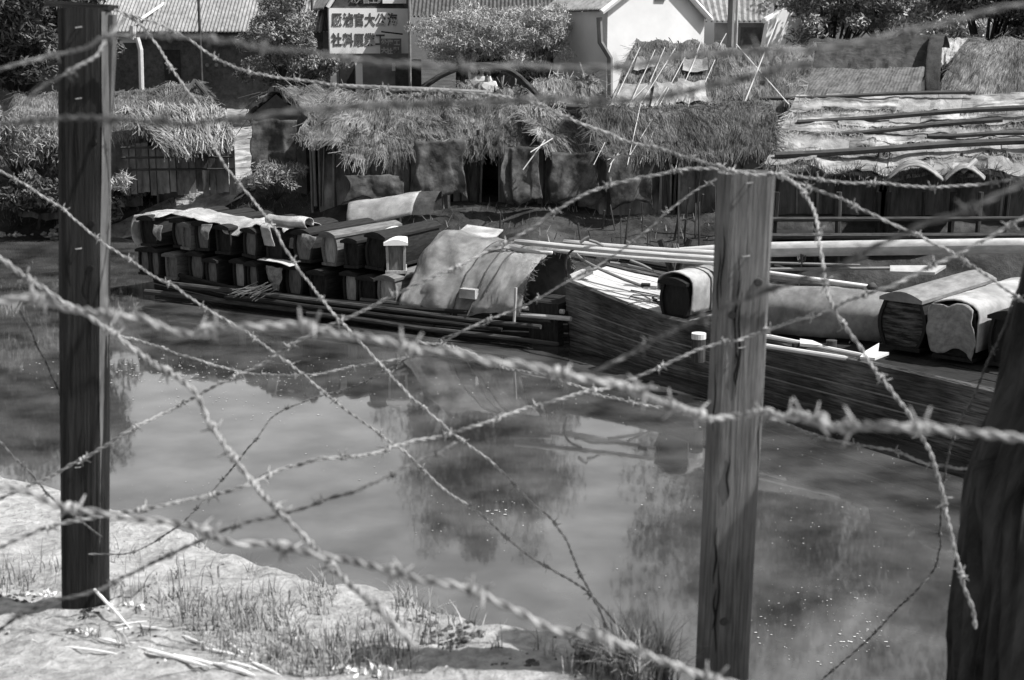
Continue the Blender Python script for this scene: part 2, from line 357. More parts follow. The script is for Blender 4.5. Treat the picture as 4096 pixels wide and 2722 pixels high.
post_details(proot2, pr_t, pr_b, 118 / 5689 * PR * .985, WOODM, 11, 9, (.985, .86, .7))
def barb_mesh():
    mb = MB(); r = .0017
    for sgn, ph in ((1, .3), (1, 2.0), (-1, .3), (-1, 2.0)):
        pts = []
        for k in range(7):
            th = k / 6 * 2 * math.pi + ph; pts.append((.0018 * sgn * (1 + k * .35), .0045 * math.cos(th), .0045 * math.sin(th)))
        d = Vector((.25 * sgn, math.cos(ph + 1.2 * sgn), math.sin(ph + 1.2 * sgn))).normalized()
        e = Vector(pts[-1]) + d * .013
        mb.tube(pts + [e], [r] * 7 + [.0006], 5)
    return mb
_barbs = {}
def wire(label, vp, r=.0019, m=None, bs=.13, tw=.021, wob=.0075, group='barbed wires strung across the fence'):
    m = m or WIRE; S = 4096 / 2360
    pts = [P(a * S, b * S, d) for a, b, d in vp]; path = catmull(pts, .006)
    A = np.array([tuple(p) for p in path]); n = len(A); sd = random.random() * 50
    dl = np.linalg.norm(np.diff(A, axis=0), axis=1); L = np.concatenate([[0], np.cumsum(dl)])
    wz = np.array([[mnoise.noise(Vector((sd, l * 7, k * 9.))) * wob + mnoise.noise(Vector((sd + 5, l * 22, k * 9.))) * wob * .4 for k in range(3)] for l in L]); A = A + wz
    T = np.gradient(A, axis=0); T /= np.linalg.norm(T, axis=1)[:, None]
    a = np.cross(T, [0, 1, .1]); a /= np.linalg.norm(a, axis=1)[:, None]; b = np.cross(T, a)
    mb = MB(); K = 5
    for s_ in (0, math.pi):
        th = 2 * math.pi * L / (tw * 2) + s_ + np.sin(L * 9 + sd) * 1.2 + np.sin(L * 31 + sd) * .6
        C = A + (a * np.cos(th)[:, None] + b * np.sin(th)[:, None]) * r * 1.05
        vs = np.concatenate([(C + (a * math.cos(2 * math.pi * k / K) + b * math.sin(2 * math.pi * k / K)) * r)[:, None, :] for k in range(K)], 1).reshape(-1, 3)
        fs = [(i * K + k, i * K + (k + 1) % K, (i + 1) * K + (k + 1) % K, (i + 1) * K + k) for i in range(n - 1) for k in range(K)]
        mb.add(vs, fs)
    o = mb.build('barbed_wire', m, smooth=True, origin=A[0]); tag(o, label, 'barbed wire', group)
    key = m.name
    if key not in _barbs: _barbs[key] = None
    d = .05 + random.random() * .05
    while d < L[-1] - .02:
        i = int(np.searchsorted(L, d)); i = min(i, n - 1)
        if _barbs[key] is None:
            ob = barb_mesh().build('barb', m, o, local=True, smooth=True); _barbs[key] = ob
        else:
            ob = _barbs[key].copy(); COL.objects.link(ob); ob.parent = o
        ob.location = Vector(A[i] - A[0]); ob.rotation_mode = 'QUATERNION'
        ob.rotation_quaternion = Vector(T[i]).to_track_quat('X', 'Z') @ Quaternion((1, 0, 0), random.random() * 6.28); ob.scale = (r / .0019,) * 3
        d += bs * random.uniform(.8, 1.25)
    return o
LP, RP = scl - .1, PR - .1
wire('barbed wire sagging from the dark post top to the grey post top and right edge', [(262, 22, LP), (330, 45, LP), (400, 72, 3.8), (490, 130, 3.8), (600, 172, 3.7), (720, 190, 3.7), (880, 205, 3.6), (1100, 216, 3.5), (1230, 238, 3.5), (1330, 280, 3.4), (1450, 322, 3.4), (1560, 357, 3.3), (1660, 387, RP), (1725, 400, RP - .02), (1800, 402, RP), (1990, 425, 3.1), (2150, 431, 3.1), (2250, 426, 3.1), (2380, 408, 3.1)])
wire('barbed wire running from the dark post top steeply down over the coffin boat', [(280, 30, LP), (340, 75, 3.8), (410, 178, 3.7), (450, 240, 3.7), (500, 345, 3.6), (530, 398, 3.6), (580, 460, 3.6), (640, 545, 3.5), (700, 640, 3.5), (760, 712, 3.4), (850, 812, 3.4), (950, 915, 3.3), (1060, 1012, 3.3), (1150, 1085, 3.3), (1250, 1180, 3.3), (1300, 1245, 3.3), (1330, 1310, 3.3), (1365, 1375, 3.3), (1405, 1450, 3.3)])
wire('barbed wire falling from the left edge behind the dark post to the waterside grass', [(-20, 385, 3.7), (50, 418, 3.7), (100, 455, 3.7), (170, 505, 3.7), (240, 560, 3.65), (330, 620, 3.6), (440, 690, 3.5), (560, 760, 3.5), (680, 850, 3.4), (740, 900, 3.4), (900, 1020, 3.3), (1000, 1103, 3.3), (1100, 1185, 3.3), (1230, 1288, 3.3), (1340, 1352, 3.3), (1400, 1415, 3.3), (1440, 1455, 3.3)])
wire('thick blurred near wire crossing the dark post and dropping down over the pale water', [(-30, 580, 2.1), (80, 650, 2.1), (190, 722, 2.1), (250, 765, 2.1), (330, 820, 2.1), (430, 890, 2.0), (480, 960, 2.0), (520, 1030, 1.9), (580, 1105, 1.9), (640, 1180, 1.8), (710, 1250, 1.8), (800, 1330, 1.7), (880, 1420, 1.6), (960, 1500, 1.6)], r=.0023, m=WIRE, group='near strands out of focus')
wire('thickest blurred strand sagging across the middle of the view in front of both posts', [(-30, 700, 1.45), (60, 690, 1.45), (150, 715, 1.45), (250, 722, 1.4), (330, 722, 1.4), (380, 745, 1.4), (450, 760, 1.4), (540, 762, 1.35), (640, 766, 1.35), (750, 766, 1.35), (870, 778, 1.3), (960, 800, 1.3), (1050, 812, 1.3), (1150, 832, 1.3), (1230, 836, 1.3), (1330, 862, 1.3), (1420, 884, 1.3), (1500, 920, 1.4), (1580, 945, 1.5), (1640, 958, 1.6), (1740, 950, 1.6), (1850, 962, 1.4), (2000, 988, 1.15), (2130, 992, 1.15), (2390, 1005, 1.15)], r=.0023, m=WIRE, group='near strands out of focus')
wire('thin slack wire dipping below the coffin boat, then rising right to the grey post', [(255, 768, 3.7), (330, 790, 3.7), (440, 822, 3.6), (500, 845, 3.6), (600, 862, 3.6), (700, 865, 3.5), (800, 850, 3.5), (900, 830, 3.5), (970, 815, 3.5), (1060, 770, 3.4), (1130, 740, 3.4), (1200, 710, 3.4), (1290, 660, 3.3), (1400, 600, 3.3), (1480, 540, 3.3), (1560, 472, 3.3), (1650, 415, 3.3)], r=.0016)
wire('heavy bright wire curving down from the grey post top to the tree trunk', [(1775, 398, RP), (1840, 430, 2.9), (1880, 500, 2.8), (1900, 620, 2.7), (1930, 730, 2.6), (1990, 820, 2.6), (2040, 885, 2.5), (2090, 955, 2.5), (2140, 1040, 2.5), (2170, 1130, 2.5), (2190, 1230, 2.45), (2220, 1340, 2.45), (2240, 1400, 2.45), (2250, 1450, 2.45)], r=.0022)
wire('barbed wire descending right from the grey post top to the upper trunk of the tree', [(1785, 402, RP), (1850, 428, 3.1), (1930, 460, 3.1), (2000, 490, 3.0), (2120, 545, 3.0), (2200, 590, 3.0), (2290, 650, 2.9), (2380, 710, 2.9)])
wire('long barbed wire climbing from lower left across the grey post to the right edge', [(2400, 480, 2.5), (2290, 540, 2.5), (2200, 590, 2.5), (2100, 637, 2.5), (2040, 665, 2.5), (1940, 702, 2.6), (1820, 742, 2.7), (1740, 770, 2.8), (1700, 786, 2.8), (1630, 802, 2.8), (1500, 856, 2.8), (1440, 880, 2.8), (1390, 900, 2.8), (1300, 920, 2.7), (1200, 945, 2.7), (1110, 977, 2.6), (1000, 1012, 2.6), (880, 1040, 2.5), (760, 1062, 2.4), (650, 1087, 2.4), (560, 1115, 2.3), (480, 1140, 2.3), (380, 1162, 2.2), (230, 1192, 2.2), (130, 1212, 2.2), (-20, 1268, 2.2)], r=.0020)
wire('arching barbed wire rising from the lower left over the coffins to the grey post top', [(1740, 398, RP), (1700, 396, RP), (1600, 389, 3.1), (1500, 402, 3.1), (1400, 430, 3.1), (1300, 472, 3.1), (1200, 540, 3.1), (1130, 577, 3.1), (1000, 640, 3.0), (880, 692, 3.0), (800, 732, 3.0), (700, 782, 3.0), (600, 842, 3.0), (500, 888, 3.0), (400, 942, 3.0), (300, 992, 2.9), (200, 1052, 2.9), (110, 1102, 2.9), (-20, 1158, 2.9)], r=.0021)
wire('blurred pale strand sagging low over the grassy bank to the grey post bottom', [(-30, 1120, 1.5), (60, 1132, 1.5), (130, 1162, 1.5), (240, 1182, 1.5), (330, 1202, 1.5), (430, 1217, 1.5), (530, 1252, 1.45), (620, 1252, 1.45), (700, 1272, 1.4), (800, 1290, 1.4), (900, 1312, 1.35), (1000, 1347, 1.3), (1100, 1372, 1.3), (1180, 1410, 1.3), (1270, 1450, 1.3), (1400, 1472, 1.3), (1520, 1520, 1.3), (1640, 1565, 1.3), (1740, 1590, 1.3)], r=.0023, m=WIRE, group='near strands out of focus')
wire('short dark wire entering low at the left edge and ending at the dark post foot', [(-10, 1005, 3.4), (30, 1050, 3.4), (70, 1092, 3.4), (120, 1150, 3.5), (170, 1195, 3.5), (235, 1235, 3.6)], r=.0016, m=WIRED)
wire('thin dark wire dropping from the left over open water behind the dark post', [(45, 715, 3.9), (80, 790, 3.9), (120, 862, 3.9), (150, 945, 3.9), (175, 1030, 3.9), (215, 1100, 3.9)], r=.0015, m=WIRED)
wire('thin dark wire slanting down left over pale water, then curving to the dark post foot', [(1130, 742, 4.2), (1000, 790, 4.2), (850, 880, 4.2), (740, 912, 4.2), (640, 955, 4.1), (580, 1022, 4.0), (520, 1100, 4.0), (440, 1186, 3.9), (400, 1220, 3.9), (350, 1252, 3.9), (300, 1275, 3.8), (205, 1278, 3.75)], r=.0016, m=WIRED)
wire('dark blurred strand rising from the bottom left corner past the dark post foot', [(-30, 1475, 1.9), (40, 1420, 1.9), (120, 1385, 1.9), (240, 1362, 1.9), (300, 1320, 2.0), (400, 1270, 2.0), (480, 1238, 2.0), (560, 1205, 2.0), (640, 1188, 2.0), (740, 1160, 2.0), (830, 1128, 2.0), (920, 1085, 2.1), (1050, 1020, 2.3)], r=.0016, m=WIRED, group='near strands out of focus')
wire('thin barbed wire passing low behind the grey post along the dark hull', [(960, 790, 3.5), (1060, 805, 3.5), (1150, 840, 3.5), (1250, 870, 3.4), (1330, 890, 3.4), (1390, 912, 3.4), (1480, 927, 3.35), (1560, 940, 3.35), (1680, 950, 3.35), (1770, 960, 3.3), (1850, 992, 3.3), (1950, 1018, 3.2), (2050, 1035, 3.2), (2130, 1068, 3.1), (2190, 1076, 3.1), (2260, 1082, 3.0)])
wire('dark wire hanging beside the tree trunk and slanting down to the bottom edge', [(2365, 625, 3.1), (2300, 790, 3.1), (2240, 920, 3.1), (2195, 1000, 3.2), (2178, 1100, 3.3), (2170, 1200, 3.3), (2160, 1290, 3.4), (2120, 1352, 3.4), (2060, 1412, 3.4), (1990, 1482, 3.4), (1890, 1575, 3.4)], r=.0016, m=WIRED)
wire('dark blurred strand slanting up right from the centre behind the grey post', [(1320, 885, 1.6), (1400, 850, 1.6), (1500, 795, 1.6), (1600, 742, 1.5), (1750, 685, 1.4), (1950, 600, 1.3), (2200, 490, 1.2), (2390, 410, 1.2)], r=.0016, m=WIRED, group='near strands out of focus')
wire('pale blurred strand sagging high over the house roofs in front of the dark post', [(-30, 170, 1.7), (60, 140, 1.7), (170, 118, 1.7), (250, 97, 1.6), (330, 88, 1.6), (400, 85, 1.5), (500, 92, 1.4), (620, 112, 1.3), (780, 133, 1.2), (1000, 150, 1.15), (1200, 155, 1.15), (1400, 160, 1.15), (1550, 142, 1.15), (1700, 124, 1.15), (1900, 104, 1.15), (2100, 62, 1.15), (2390, 5, 1.15)], r=.0014, m=WIREN, group='near strands out of focus')
wire('dark blurred strand level with the thatched roofs left of the middle', [(-30, 285, 1.5), (130, 284, 1.4), (250, 280, 1.35), (400, 277, 1.2), (550, 275, 1.15), (700, 262, 1.15), (900, 245, 1.15), (1100, 238, 1.15), (1350, 236, 1.15), (1500, 225, 1.15), (1700, 190, 1.15), (1900, 150, 1.15)], r=.0015, m=WIRED, group='near strands out of focus')
wire('short blurred wire stub over the left bank beside the dark post top', [(60, 235, 2.0), (110, 192, 2.0), (150, 165, 2.0), (235, 120, 2.1), (290, 40, 2.2)], r=.0016, m=WIREN, group='near strands out of focus')
# ------------------------------------------------------------------ foreground: tree trunk, grass, stalks
def trunk_mesh(cs, rs, seed, n=44, amp=.16, gz=5.):
    mb = MB(); vs = []; uv = []; L = 0; pts = catmull(cs, .05); m = len(pts)
    for i, p in enumerate(pts):
        if i: L += (p - pts[i - 1]).length
        r = float(np.interp(i / (m - 1), np.linspace(0, 1, len(rs)), rs))
        for k in range(n + 1):
            th = 2 * math.pi * (k % n) / n
            g = amp * abs(nz(math.cos(th) * gz * .5 + seed, math.sin(th) * gz * .5, L * .9)) + .05 * nz(math.cos(th) * gz * 1.6, math.sin(th) * gz * 1.6 + seed, L * 3)
            rr = r * (1 + .12 * nz(math.cos(th) + seed, math.sin(th), L * .7) - g)
            vs.append(p + Vector((math.cos(th) * rr, math.sin(th) * rr, 0))); uv.append((L, k / n * 6.28 * r))
    fs = [(i * (n + 1) + k, i * (n + 1) + k + 1, (i + 1) * (n + 1) + k + 1, (i + 1) * (n + 1) + k) for i in range(m - 1) for k in range(n)]
    mb.add(vs, fs, uv); return mb
TY = 2.9; q = TY / 5689
tr = thing('tree', 'massive dark furrowed tree trunk leaning right at the lower right corner', 'tree', P(4130, 2900, TY))
trunk_mesh([P(4165, 3300, TY), P(4150, 2722, TY), P(4185, 2300, TY), P(4205, 1950, TY), P(4270, 1700, TY), P(4330, 1400, TY + .02), P(4390, 1100, TY + .04), P(4500, 700, TY + .1), P(4700, 0, TY + .2), P(4800, -700, TY + .3)], [.205, .195, .185, .172, .150, .145, .14, .13, .12, .11], 3, n=90, amp=.34, gz=9.).build('trunk', BARK, tr)
trunk_mesh([P(3990, 2150, TY), P(3985, 2000, TY), P(3982, 1880, TY), P(3990, 1830, TY), P(4010, 1795, TY)], [.05, .055, .05, .036, .01], 8, n=24).build('burr', BARK, tr, smooth=True)
def leafquads(mb, C, n, rad, sz, tone=(0, 1), flat=.6, droop=0, shell=.35):
    u = RNG.normal(size=(n, 3)); u /= np.linalg.norm(u, axis=1)[:, None]
    rr = (RNG.uniform(shell, 1, n) ** .6)[:, None]; c = np.array(C) + u * rr * np.array(rad)
    a = RNG.normal(size=(n, 3)); a[:, 2] -= droop; a /= np.linalg.norm(a, axis=1)[:, None]
    b = np.cross(a, RNG.normal(size=(n, 3))); b /= np.linalg.norm(b, axis=1)[:, None]
    s = (sz * RNG.uniform(.6, 1.4, n))[:, None]
    V = np.stack([c - a * s, c + b * s * flat * .5, c + a * s, c - b * s * flat * .5], 1)
    mb.quads(V, RNG.uniform(tone[0], tone[1], n))
def tree(label, base, h, crown, m, n=9, leaves=900, sz=.12, trunk_r=.12, cr=None, name='tree', group=None, flat=.6, droop=0, sub=4, bark=None):
    base = Vector(base); root = thing(name, label, 'tree', base, group=group)
    cc = Vector(crown[0]); cr = Vector(crown[1]); rnd = random.Random(hash(label) % 997 if False else int(base.x * 13 + h * 7) & 1023)
    mb = MB(); wd_ = MB(); fork = base.lerp(cc, .45) if h > 2 else base.lerp(cc, .25)
    wd_.tube([base - Vector((0, 0, .3)), base.lerp(fork, .5) + Vector((rnd.uniform(-.15, .15), 0, 0)), fork], [trunk_r, trunk_r * .8, trunk_r * .6], 9)
    for i in range(n):
        th = rnd.random() * 6.28; ph = math.asin(rnd.uniform(-.6, .95)); q_ = rnd.uniform(.35, .95)
        c = cc + Vector((math.cos(th) * math.cos(ph) * cr.x, math.sin(th) * math.cos(ph) * cr.y, math.sin(ph) * cr.z)) * q_
        wd_.tube([fork, fork.lerp(c, .5) + Vector((rnd.uniform(-.2, .2), rnd.uniform(-.2, .2), .1)) * cr.z * .3, c], [trunk_r * .45, trunk_r * .25, trunk_r * .08], 6)
        for k in range(sub):
            c2 = c + Vector((rnd.gauss(0, .3) * cr.x * .7, rnd.gauss(0, .3) * cr.y * .7, rnd.gauss(0, .3) * cr.z * .7))
            s2 = rnd.uniform(.12, .3); leafquads(mb, c2, leaves // sub, (cr.x * s2 + .1, cr.y * s2 + .1, cr.z * s2 * .8 + .1), sz, flat=flat, droop=droop, shell=.1)
    wd_.build('trunk', bark or BARK, root, smooth=True); mb.build('crown', m, root)
    return root
# grass and weeds on the near bank
def on_near(px, py):
    p = near_hit(px, py); return p
GR = MB()
def grass_patch(cx, cy, rx, ry, n, L=(.025, .085), mb=None):
    mb = mb or GR; Q = []; T = []
    for _ in range(n):
        a = random.random() * 6.28; rr = math.sqrt(random.random())
        p = on_near(cx + math.cos(a) * rx * rr, cy + math.sin(a) * ry * rr)
        if p is None or p.y > crest(p.x) + .1: continue
        l = random.uniform(*L); th = random.random() * 6.28; b = random.uniform(.1, .95); w = random.uniform(.0012, .003)
        dr = Vector((math.cos(th), math.sin(th), 0)); sd = Vector((-dr.y, dr.x, 0)); prev = None; tn = random.random()
        for k in range(5):
            t = k / 4; q_ = p + dr * (l * b * t * t) + Vector((0, 0, l * (t - .45 * b * t * t) - .005)); ww = w * (1 - t * .85)
            cur = (q_ - sd * ww, q_ + sd * ww)
            if prev: Q.append([tuple(prev[0]), tuple(prev[1]), tuple(cur[1]), tuple(cur[0])]); T.append(tn)
            prev = cur
    if Q: mb.quads(np.array(Q), np.array(T))
for a in [(130, 2290, 130, 70, 170), (60, 2350, 80, 40, 160), (520, 2390, 120, 40, 120), (700, 2430, 180, 60, 260), (850, 2480, 180, 80, 500), (780, 2330, 120, 60, 70), (1000, 2560, 240, 110, 900), (1250, 2640, 180, 90, 800), (1100, 2450, 200, 90, 350), (1280, 2400, 70, 80, 200), (1450, 2600, 160, 110, 500), (1650, 2480, 130, 60, 220), (1560, 2640, 120, 80, 300), (830, 2190, 50, 16, 60), (1010, 2220, 60, 22, 120), (480, 2230, 50, 40, 40), (1800, 2540, 150, 60, 120), (2350, 2700, 100, 40, 160), (560, 2280, 200, 60, 50), (1290, 2320, 40, 20, 60), (1640, 2370, 90, 20, 40)]:
    grass_patch(a[0], a[1], a[2], a[3], int(a[4] * .36), (.03, .11))
grass_patch(2560, 2700, 130, 60, 700, (.06, .2)); grass_patch(2620, 2640, 100, 50, 350, (.08, .22)); grass_patch(2700, 2690, 80, 50, 350, (.06, .2)); grass_patch(1640, 2420, 60, 20, 60, (.06, .14))
for _ in range(26): grass_patch(random.uniform(300, 2300), random.uniform(2250, 2700), 30, 15, 12, (.03, .1))
tag(GR.build('grass', GRASS), 'tufts of thin dry grass on the near bank', 'grass', kind='stuff')
# tangled weeds with small leaves along the crest: individual plants
def weed(px, py, s, n, label, m=LEAFM, bright=False):
    p = on_near(px, py)
    if p is None: return
    root = thing('weed', label, 'plant', p, group='leafy weeds along the near waterside edge'); mb = MB(); st = MB()
    for _ in range(n):
        th = random.random() * 6.28; l = s * random.uniform(.4, 1); e = p + Vector((math.cos(th) * l * .55, math.sin(th) * l * .55, l * random.uniform(.5, 1)))
        st.tube([p, p.lerp(e, .5) + Vector((0, 0, l * .12)), e], [.0018, .0013, .0006], 4)
        for k in range(5): leafquads(mb, tuple(p.lerp(e, random.uniform(.35, 1))), 3, (.02, .02, .02), .011, flat=.9)
    st.build('stem', GRASS, root); mb.build('leaves', m, root)
for i, (x, y, s, n, lb, m) in enumerate([(150, 1905, .14, 16, 'pale flowering weed on the bank edge at the left, in front of open water', LEAFL), (180, 1900, .1, 9, 'small dark leafed sprig beside the pale flowering weed at the far left', LEAFM), (520, 2035, .13, 15, 'spreading pale leafed weed on the bank edge just right of the dark post', LEAFL), (620, 2075, .1, 8, 'tiny weed between the two larger weeds right of the dark post', LEAFM), (720, 2110, .13, 14, 'weed under the end of the slanting dark wire', LEAFL), (1290, 2320, .17, 12, 'tall thin weed at the water edge left of centre', LEAFM), (2420, 2600, .15, 18, 'pale leafed weed above the grass tuft near the grey post', LEAFL), (2500, 2620, .17, 18, 'bushy weed leaning over the water left of the grey post', LEAFL), (2340, 2660, .12, 14, 'low weed at the foot of the waterside tuft left of the grey post', LEAFM)]):
    weed(x, y, s, n, lb, m)
# dark clods and litter
peb = MB(); cl = MB(); rng2 = random.Random(3)
def clod(p, s, mb):
    vs = []; 
    for a in range(6):
        for b_ in range(4):
            th = a / 6 * 6.28; ph = -1.2 + b_ / 3 * 2.6; r = s * (1 + rng2.uniform(-.4, .4))
            vs.append((p.x + math.cos(th) * math.cos(ph) * r, p.y + math.sin(th) * math.cos(ph) * r, p.z + math.sin(ph) * r * .6))
    fs = [(a * 4 + b_, ((a + 1) % 6) * 4 + b_, ((a + 1) % 6) * 4 + b_ + 1, a * 4 + b_ + 1) for a in range(6) for b_ in range(3)]
    mb.add(vs, fs)
for cx_, cy_, rx, ry, n, s in [(1800, 2550, 130, 50, 130, .008), (1700, 2480, 70, 30, 50, .007), (2330, 2640, 60, 30, 40, .008), (2130, 2660, 30, 12, 14, .009), (1900, 2490, 70, 8, 26, .007), (1990, 2670, 40, 14, 16, .006), (60, 2390, 90, 30, 60, .008), (1200, 2520, 500, 150, 160, .004), (600, 2500, 350, 160, 160, .004), (2000, 2600, 350, 80, 90, .0035), (340, 2460, 60, 20, 50, .007), (300, 2530, 40, 14, 20, .007), (700, 2350, 300, 90, 90, .0035)]:
    for _ in range(n):
        a = rng2.random() * 6.28; r = math.sqrt(rng2.random()); p = on_near(cx_ + math.cos(a) * rx * r, cy_ + math.sin(a) * ry * r)
        if p and p.y < crest(p.x) + .05: clod(p, s * rng2.uniform(.4, 1.5), cl)
tag(cl.build('soil_clods', mat('dark_clod', .03, .12, ns=40, bump=.4)), 'dark crumbs of soil and dead leaves scattered on the bank', 'litter', kind='stuff')
for _ in range(420):
    p = on_near(rng2.uniform(0, 2450), rng2.uniform(1900, 2722))
    if p and p.y < crest(p.x): clod(p, rng2.uniform(.002, .007), peb)
tag(peb.build('pebbles', mat('pebble', .18, .5, ns=30, bump=.3)), 'small pale pebbles and crumbs on the near bank', 'pebbles', kind='stuff')
chips = MB()
for cx_, cy_, rx, ry, n, s in [(500, 2440, 70, 20, 20, .01), (160, 2380, 60, 14, 26, .009), (640, 2380, 60, 25, 8, .009), (1450, 2690, 120, 25, 30, .013), (340, 2535, 50, 12, 14, .008), (1000, 2600, 450, 100, 60, .006)]:
    for _ in range(n):
        a = rng2.random() * 6.28; r = math.sqrt(rng2.random()); p = on_near(cx_ + math.cos(a) * rx * r, cy_ + math.sin(a) * ry * r)
        if p: leafquads(chips, (p.x, p.y, p.z + .006), 2, (.006, .006, .004), s, flat=1.0)
tag(chips.build('pale_litter', mat('pale_litter', .6, .8, ns=40, bump=0)), 'pale dry leaves and scraps on the bank', 'litter', kind='stuff')
# straw stalks
_st = [((590, 1010), (880, 1222), .009, 'pale split cane leaning against the foot of the dark post', .05), ((930, 1205), (1210, 1250), .008, 'straight pale stalk lying just right of the leaning cane', 0), ((1230, 1265), (1500, 1390), .007, None, 0), ((1510, 1290), (1710, 1450), .007, 'steep pale stalk at the edge of the thick grass, bottom left', 0), ((670, 1290), (830, 1330), .010, 'short thick pale stalk end below the leaning cane', 0), ((440, 1340), (810, 1392), .006, 'thin pale stalk lying lowest and farthest left among the stalks', 0), ((830, 1330), (1130, 1385), .006, None, 0), ((990, 1370), (1420, 1490), .010, 'longest broad pale stalk in the stalk heap at bottom left', 0), ((1440, 1460), (1720, 1545), .011, None, 0), ((1380, 1350), (1640, 1412), .006, None, 0), ((20, 1215), (260, 1312), .006, 'pale curved stalk near the lower left edge', 0), ((1700, 1450), (1900, 1545), .008, None, 0), ((1000, 1390), (1300, 1440), .007, None, 0), ((1500, 1430), (1760, 1500), .006, None, 0), ((1180, 1400), (1500, 1480), .008, None, 0), ((1250, 1290), (1460, 1340), .005, None, 0), ((860, 1310), (1000, 1345), .006, None, 0), ((740, 1240), (900, 1200), .004, None, 0), ((760, 1195), (1000, 1160), .003, None, 0)]
for (a, b_, r, lb, lift) in _st:
    k = 1400 / 2360; pa = on_near(a[0] * k, 1800 + a[1] * k); pb = on_near(b_[0] * k, 1800 + b_[1] * k)
    if not (pa and pb): continue
    m_ = lerp(pa, pb, .5); n_ = 7; pts = []
    for i in range(n_):
        p = lerp(pa, pb, i / (n_ - 1)); p.z = p.z + r * .8 + .002 * math.sin(math.pi * i / (n_ - 1)) + (.0 if not lift else lift * (1 - i / (n_ - 1))); pts.append(p)
    mb = MB(); r *= .55; mb.tube(pts, [r * k_s for k_s in (.5, .9, 1, .95, 1, .8, .25)], 7); o = mb.build('straw_stalk', mat('bleached_stalk', .72, .88, coord='UV', sc3=(1, 8, 1), ns=6, bump=.3), smooth=False)
    tag(o, lb or 'pale dry stalk in the loose heap running to the bottom edge', 'stalk', 'pale dry stalks on the near bank')
# floating specks
sp = MB(); r3 = random.Random(5)
def speck(px, py, s):
    p = Wz(px, py, .004); n = 6; ph = r3.random() * 6; e = r3.uniform(.4, 1)
    sp.add([(p.x + math.cos(k / n * 6.28 + ph) * s * r3.uniform(.6, 1.2), p.y + math.sin(k / n * 6.28 + ph) * s * e, p.z + (.003 if k % 2 else 0)) for k in range(n)], [tuple(range(n))])
for cx_, cy_, rx, ry, n, s in [(1900, 2080, 280, 160, 60, .016), (2000, 2050, 60, 12, 14, .03), (3300, 2500, 300, 160, 120, .016), (3450, 2560, 120, 50, 26, .02), (3400, 2200, 500, 300, 90, .012), (1000, 1580, 500, 120, 180, .022), (700, 1480, 240, 60, 130, .03), (2600, 1700, 900, 120, 40, .016), (2000, 1250, 100, 20, 0, .02), (300, 1500, 280, 60, 40, .03), (2550, 2200, 150, 200, 12, .014), (1100, 1480, 500, 60, 160, .022), (2100, 1560, 600, 60, 70, .02), (3100, 1950, 600, 200, 70, .014), (800, 1950, 350, 120, 30, .012), (1400, 1850, 300, 80, 26, .016), (3000, 1800, 700, 120, 40, .014), (1700, 2400, 350, 60, 20, .01)]:
    for _ in range(n):
        a = r3.random() * 6.28; r = math.sqrt(r3.random()); speck(cx_ + math.cos(a) * rx * r, cy_ + math.sin(a) * ry * r, s * (r3.uniform(.25, 1) ** 2) * .9)
tag(sp.build('floating_scum', mat('pale_scum', .2, .55, ns=10, bump=0), origin=(0, 0, 0)), 'pale specks of floating debris on the creek', 'debris', kind='stuff')
